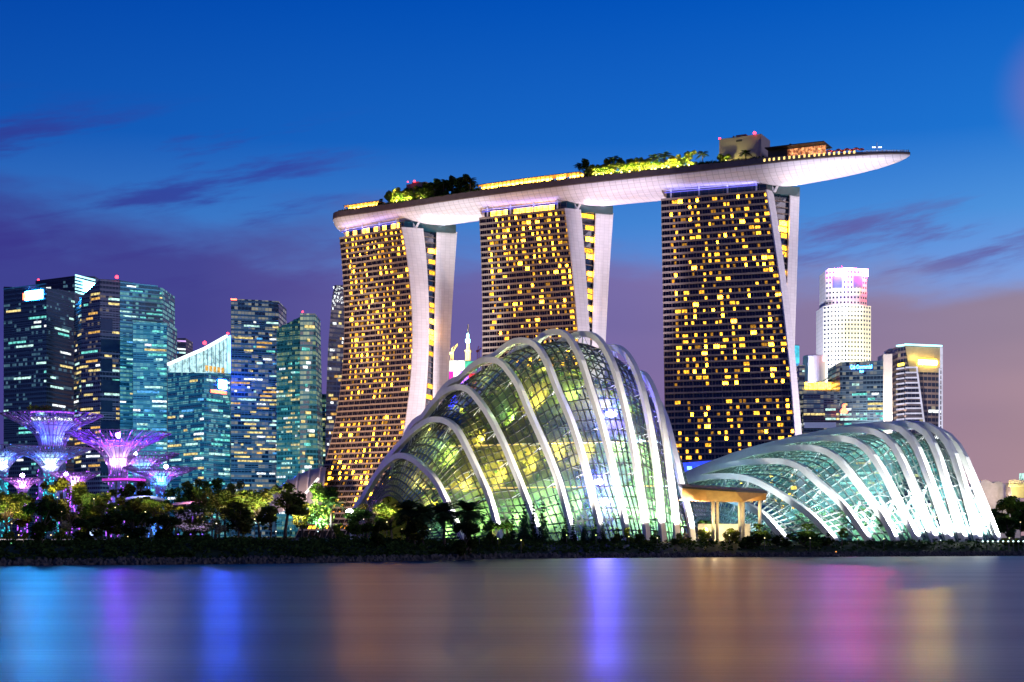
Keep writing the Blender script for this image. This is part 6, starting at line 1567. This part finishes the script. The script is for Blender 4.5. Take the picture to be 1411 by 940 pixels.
def decklamp(px, side, power, colr, label, h=1.2):
    p, s, t, n = deck_at(px, side); o = thing('deck_lamp', label, 'lamp', p, 'small lamps between the terrace trees')
    mb = MB(); mb.tube([p, p + Vector((0, 0, h))], .08, 6); mb.build('post', M_fix, o); mb = MB(); mb.lathe(p + Vector((0, 0, h)), [(.2, 0), (.42, .25), (.42, .6), (.15, .9)], 8); mb.build('lamp_head', glowmat('deck_lamp_glow', colr, 20, 0), o)
    lamp('deck_lamp_light', 'SPOT', p + n * .4 + Vector((0, 0, h + .9)), power * 16, colr, aim=p - n * 6 + Vector((0, 0, h + 5)), size=.3, parent=o, cone=150, blend=.6)
for px, pw, lb in [(546, 3200, 'lamp under the brightest tree of the left terrace grove'), (562, 2800, 'lamp before the red beacon hut'), (580, 500, 'dim lamp at the half lit terrace tree'), (822, 1300, 'lamp at the low lit tree of the bright grove'), (842, 1100, 'lamp below the tall left palm of the bright grove'), (868, 1800, 'lamp below the rusty topped terrace trees'), (897, 2400, 'glaring lamp left of the tallest lit palm'), (903, 1600, 'second glaring lamp left of the tallest lit palm'), (922, 2400, 'glaring lamp right of the tallest lit palm'), (949, 1800, 'lamp under the lone bright tree'), (1000, 500, 'lamp at the foot of the grey machine house'), (832, 1200, 'lamp between the dark topped tree and the tall left palm'), (856, 1200, 'lamp left of the rusty topped terrace trees'), (882, 1500, 'lamp right of the rusty topped terrace trees'), (912, 1500, 'lamp right below the tallest lit palm'), (934, 1300, 'lamp under the bright tree right of the tallest palm')]:
    decklamp(px, .90, pw, (1, .88, .22), lb)
def deckbox(mb, s0, s1, a, b, z0, z1, mi=0):
    """a box on the deck from station s0 to s1, between lateral fractions a and b"""
    q = []
    for s, f in ((s0, b), (s1, b), (s1, a), (s0, a)):
        p, t, n = along(s); q.append(p + n * (halfw(s) * f))
    mb.hexa([Vector((p.x, p.y, z0)) for p in q], [Vector((p.x, p.y, z1)) for p in q])
M_gold = glowmat('pavilion_glow', (1, .48, .05), 18, .7, .5, (.95, .42, .06)); M_tan = mat('tan_roof', (.30, .22, .15), .7)
def lit_pavilion(label, x0, x1, h, nbay, glow_):
    s0, s1 = s_of(x0, .6), s_of(x1, .6); z = Z_DECK; p, t, n = along((s0 + s1) / 2); o = thing('terrace_pavilion', label, 'pavilion', p + Vector((0, 0, z)))
    for i in range(nbay):
        a, b = s0 + (s1 - s0) * (i + .08) / nbay, s0 + (s1 - s0) * (i + .92) / nbay
        if R.random() < .86: mb = MB(); deckbox(mb, a, b, .40, .46, z + .5, z + h - .7); mb.build('lit_bay', glow_, o)
    mb = MB()
    for i in range(0, nbay * 2, 1):
        a, b = s0 + (s1 - s0) * i / nbay / 2, s0 + (s1 - s0) * (i + 1) / nbay / 2; deckbox(mb, a, b, .28, .70, z + h - .35, z + h)
    mb.build('roof', M_tan, o)
    mb = MB()
    for i in range(nbay + 1):
        a = s0 + (s1 - s0) * i / nbay; deckbox(mb, a - .15, a + .15, .62, .645, z, z + h - .35)
    tag(mb.build('columns', M_tan, o))
    for i in range(3): pp, t, n = along(s0 + (s1 - s0) * (i + .5) / 3); lamp('pavilion_light', 'POINT', pp + n * halfw(s0) * .66 + Vector((0, 0, z + h * .55)), 500, (1, .72, .25), size=.3, parent=o)
    return o
lit_pavilion('long low golden lit pavilion on the terrace between the left and middle towers', 660, 801, 6.0, 24, M_gold)
lit_pavilion('short golden lit pavilion near the left end of the terrace', 476, 524, 5.6, 9, M_gold)
s0, s1 = s_of(560, .2), s_of(586, .2); p, t, n = along((s0 + s1) / 2); o = thing('roof_hut', 'small tan roof hut with red beacons above the left terrace trees', 'hut', p + Vector((0, 0, Z_DECK)))
mb = MB(); deckbox(mb, s0, s1, -.3, .2, Z_DECK, zy(254, p.y)); mb.build('wall', M_tan, o); mb = MB(); deckbox(mb, s0 + 3, s0 + 8, -.2, .1, zy(254, p.y), zy(251, p.y)); mb.build('roof_plant', M_tan, o)
for px in (571, 562): beacon(o, Vector((gx(px, p.y - 3), p.y - 3, zy(253, p.y))), .7 if px == 571 else .4)
s0, s1 = s_of(996, .1), s_of(1054, .1); p, t, n = along((s0 + s1) / 2); o = thing('machine_house', 'plain grey machine house with red beacons on the terrace above the right tower', 'machine house', p + Vector((0, 0, Z_DECK)))
mb = MB(); deckbox(mb, s0, s1, -.42, .42, Z_DECK, zy(193, p.y)); mb.build('wall', mat('grey_render', (.32, .27, .25), .7, vary=.06), o)
mb = MB(); deckbox(mb, s0 + 9, s0 + 15, -.2, .3, zy(193, p.y), zy(189, p.y)); deckbox(mb, s0 + 6.6, s0 + 7.4, .1, .2, zy(193, p.y), zy(188, p.y)); mb.build('roof_plant', mat('brown_plant', (.16, .09, .07), .7), o)
mb = MB(); deckbox(mb, s0 + 10, s0 + 13.5, .41, .435, zy(200, p.y), zy(197.5, p.y)); mb.build('louvre', M_fix, o)
pp = along(s0)[0] + along(s0)[2] * 7; beacon(o, Vector((pp.x, pp.y, zy(193, p.y))), .6); pp = along(s1)[0] + along(s1)[2] * 7; beacon(o, Vector((pp.x - 4, pp.y, zy(193, p.y))), .8)
s0, s1 = s_of(958, .7), s_of(988, .7); p, t, n = along((s0 + s1) / 2); o = thing('hedge', 'dark clipped hedge block on the terrace left of the machine house', 'hedge', p + Vector((0, 0, Z_DECK)))
mb = MB(); rg = random.Random(3)
for i in range(60):
    s = rg.uniform(s0, s1); q, t, n = along(s); leafcloud(mb, [(q + n * halfw(s) * rg.uniform(.6, .85) + Vector((0, 0, Z_DECK + rg.uniform(.8, 3.4))), 1.0)], 30, .4, rg, (0,))
mb.build('foliage', [L_dark], o)
# low hedge in the planter, along the whole edge
mb = MB()
for i in range(900):
    s = rg.uniform(12, s_of(1052, 1)); q, t, n = along(s); leafcloud(mb, [(q + n * (halfw(s) - rg.uniform(.3, 1.0)) + Vector((0, 0, Z_PAR + rg.uniform(-.3, .35))), rg.uniform(.4, .9))], 9, .38, rg, (0,))
tag(mb.build('planter_greenery', [L_dark]), kind='stuff')
# restaurant with dark roof, then red parasols
s0, s1 = s_of(1060, .3), s_of(1140, .3); p, t, n = along((s0 + s1) / 2); o = thing('terrace_restaurant', 'flat dark roofed glass restaurant with orange lit interior on the terrace', 'restaurant', p + Vector((0, 0, Z_DECK)))
zt_ = zy(206, p.y); mb = MB()
for i in range(8): deckbox(mb, s0 + (s1 - s0) * i / 8, s0 + (s1 - s0) * (i + 1) / 8, -.3, .72, zt_ - .5, zt_)
mb.build('roof', M_rooft, o); sm = s0 + (s1 - s0) * .55
for i in range(9):
    a, b = s0 + (s1 - s0) * (.35 + .65 * i / 9), s0 + (s1 - s0) * (.35 + .65 * (i + .85) / 9); mb = MB(); deckbox(mb, a, b, .40, .45, Z_DECK + 1, zt_ - 1.2); mb.build('window', glowmat('restaurant_glow', (1, .42, .16), .8 + .5 * (i % 2), .8, .7, (.5, .12, .06)), o)
mb = MB(); deckbox(mb, s0, s0 + (s1 - s0) * .34, .30, .40, Z_DECK, zt_ - .6); mb.build('dark_wall', M_fix, o); mb = MB(); deckbox(mb, s0 + 11, s0 + 12, .1, .2, zt_, zt_ + 3); mb.build('vent_pipe', M_fix, o)
for i in range(9):
    px = 1136 + i * 6.3; p, s, t, n = deck_at(px, .35 + .2 * (i % 2)); p.z = deck_z(s); o = thing('red_parasol', 'small red lit parasol in the row right of the terrace restaurant', 'parasol', p, 'red parasols on the terrace')
    mb = MB(); mb.tube([p, p + Vector((0, 0, 4.2))], .08, 5); mb.build('pole', M_fix, o); mb = MB(); mb.lathe(p + Vector((0, 0, 3.6)), [(1.7, 0), (1.0, .55), (.1, .95)], 8); mb.build('canopy', mat('red_canvas', (.45, .04, .03), .8, vary=.1), o)
    if i % 2 == 0: lamp('parasol_light', 'POINT', p + n * 2 + Vector((0, 0, 2.4)), 260, (1, .45, .2), size=.2, parent=o)
p, s, t, n = deck_at(1208, .2); p.z = deck_z(s); o = thing('light_mast', 'slim mast with a ring of white lamps near the terrace tip', 'light mast', p)
mb = MB(); mb.tube([p, p + Vector((0, 0, zy(196, p.y) - p.z))], [.28, .1], 8); mb.build('pole', M_steel, o); zc_ = zy(203.5, p.y)
mb = MB(); mb.bar(Vector((p.x - 2.3, p.y, zc_)), Vector((p.x + 2.3, p.y, zc_)), .2); mb.build('cross_arm', M_steel, o)
for dx_ in (-2.2, -1.1, 1.1, 2.2): mb = MB(); mb.lathe(Vector((p.x + dx_, p.y - .2, zc_ - .2)), [(.15, 0), (.36, .2), (.36, .5), (.15, .7)], 8); mb.build('lamp_head', glowmat('mast_lamp', (.95, .95, 1), 3, 0), o)
# people on the observation deck: one body, skinned once, then placed along the rail
def body_mesh(seed):
    rg = random.Random(seed); a = rg.uniform(-.1, .25)
    J = [(0, 0, .95), (.10, 0, .90), (.12, .02, .48), (.12, 0, .06), (.12, -.14, .03), (-.10, 0, .90), (-.12, -.03, .48), (-.13, .02, .06), (-.13, -.12, .03), (0, 0, 1.18), (0, 0, 1.40), (0, 0, 1.50), (0, -.01, 1.64), (.19, 0, 1.40), (.25, a * .3, 1.12), (.24, -a, .88), (-.19, 0, 1.40), (-.26, .02, 1.12), (-.25, -.08, .86)]
    E = [(0, 1), (1, 2), (2, 3), (3, 4), (0, 5), (5, 6), (6, 7), (7, 8), (0, 9), (9, 10), (10, 11), (11, 12), (10, 13), (13, 14), (14, 15), (10, 16), (16, 17), (17, 18)]
    rad = [.15, .10, .065, .045, .04, .10, .065, .045, .04, .14, .14, .06, .105, .07, .05, .035, .07, .05, .035]
    me = bpy.data.meshes.new('body'); me.from_pydata(J, E, []); o = bpy.data.objects.new('body', me); COL.objects.link(o); md = o.modifiers.new('skin', 'SKIN')
    for sv, r_ in zip(me.skin_vertices[0].data, rad): sv.radius = (r_, r_)
    me.skin_vertices[0].data[0].use_root = True; bpy.context.view_layer.update()
    out = bpy.data.meshes.new_from_object(o.evaluated_get(bpy.context.evaluated_depsgraph_get())); bpy.data.objects.remove(o); out.name = 'body'; out.materials.clear(); return out
BM = [body_mesh(i) for i in range(3)]; cl = [mat('dark_clothing', (.05, .05, .06), .9), mat('blue_clothing', (.06, .08, .14), .9), mat('rust_clothing', (.16, .07, .05), .9)]
for b_, c_ in zip(BM, cl): b_.materials.append(c_)
for i in range(22):
    px = 1193 + i * 2.75 + R.uniform(-.9, .9); p, s, t, n = deck_at(min(px, 1251), .70); p.z = deck_z(s); o = bpy.data.objects.new('person', BM[i % 3]); o.location = p; o.rotation_euler = (0, 0, R.uniform(0, 6.28)); o.scale = (1.15, 1.15, R.uniform(.98, 1.1)); COL.objects.link(o)
    tag(o, 'small dark standing figure looking out from the terrace tip rail', 'person', 'people at the terrace tip')
mb = MB(); ss = np.linspace(s_of(1190, 1), PL - .6, 60)
for a, b in zip(ss, ss[1:]):
    p, t, n = along(a); q, t2, n2 = along(b); A, B = p + n * (halfw(a) - .1), q + n2 * (halfw(b) - .1); mb.bar(Vector((A.x, A.y, deck_z(a) + 1.25)), Vector((B.x, B.y, deck_z(b) + 1.25)), .08); mb.bar(Vector((A.x, A.y, deck_z(a))), Vector((A.x, A.y, deck_z(a) + 1.25)), .06)
mb.build('deck_rail', M_steel, TERR)
mb = MB(); p, t, n = along(1.5); q = p + n * halfw(1.5) + Vector((0, 0, Z_EDGE + .9)); mb.lathe(q, [(.4, -.6), (.8, 0), (.4, .9)], 8); mb.build('beacon', M_red, TERR)
lamp('edge_lamp', 'POINT', q + n * 1.5 + Vector((0, 0, 1)), 500, (1, .05, .08), size=.3, parent=TERR)

# broken stone along the water's edge: nobody could count it
rg = random.Random(19); mb = MB()
for i in range(2600):
    px = rg.uniform(-20, 1430); x = gx(px, 300); Y = shore(x); x = gx(px, Y); d = rg.uniform(-.5, 3.2) ; Y = shore(x) + d
    r = rg.uniform(.15, .55); c = Vector((x, Y, ground_z(x, Y) + r * .2)); a = rg.uniform(0, 6.28)
    pts = [c + Vector((r * rg.uniform(.7, 1.3) * math.cos(a + k * 1.571), r * rg.uniform(.7, 1.2) * math.sin(a + k * 1.571), -r * .3)) for k in range(4)]
    top = [c + (p - c) * rg.uniform(.4, .75) + Vector((0, 0, r * rg.uniform(.6, 1.1))) for p in pts]; mb.hexa(pts, top)
tag(mb.build('shore_stones', mat('shore_stone', (.06, .055, .05), .9, vary=.5, vscale=1)), kind='stuff')
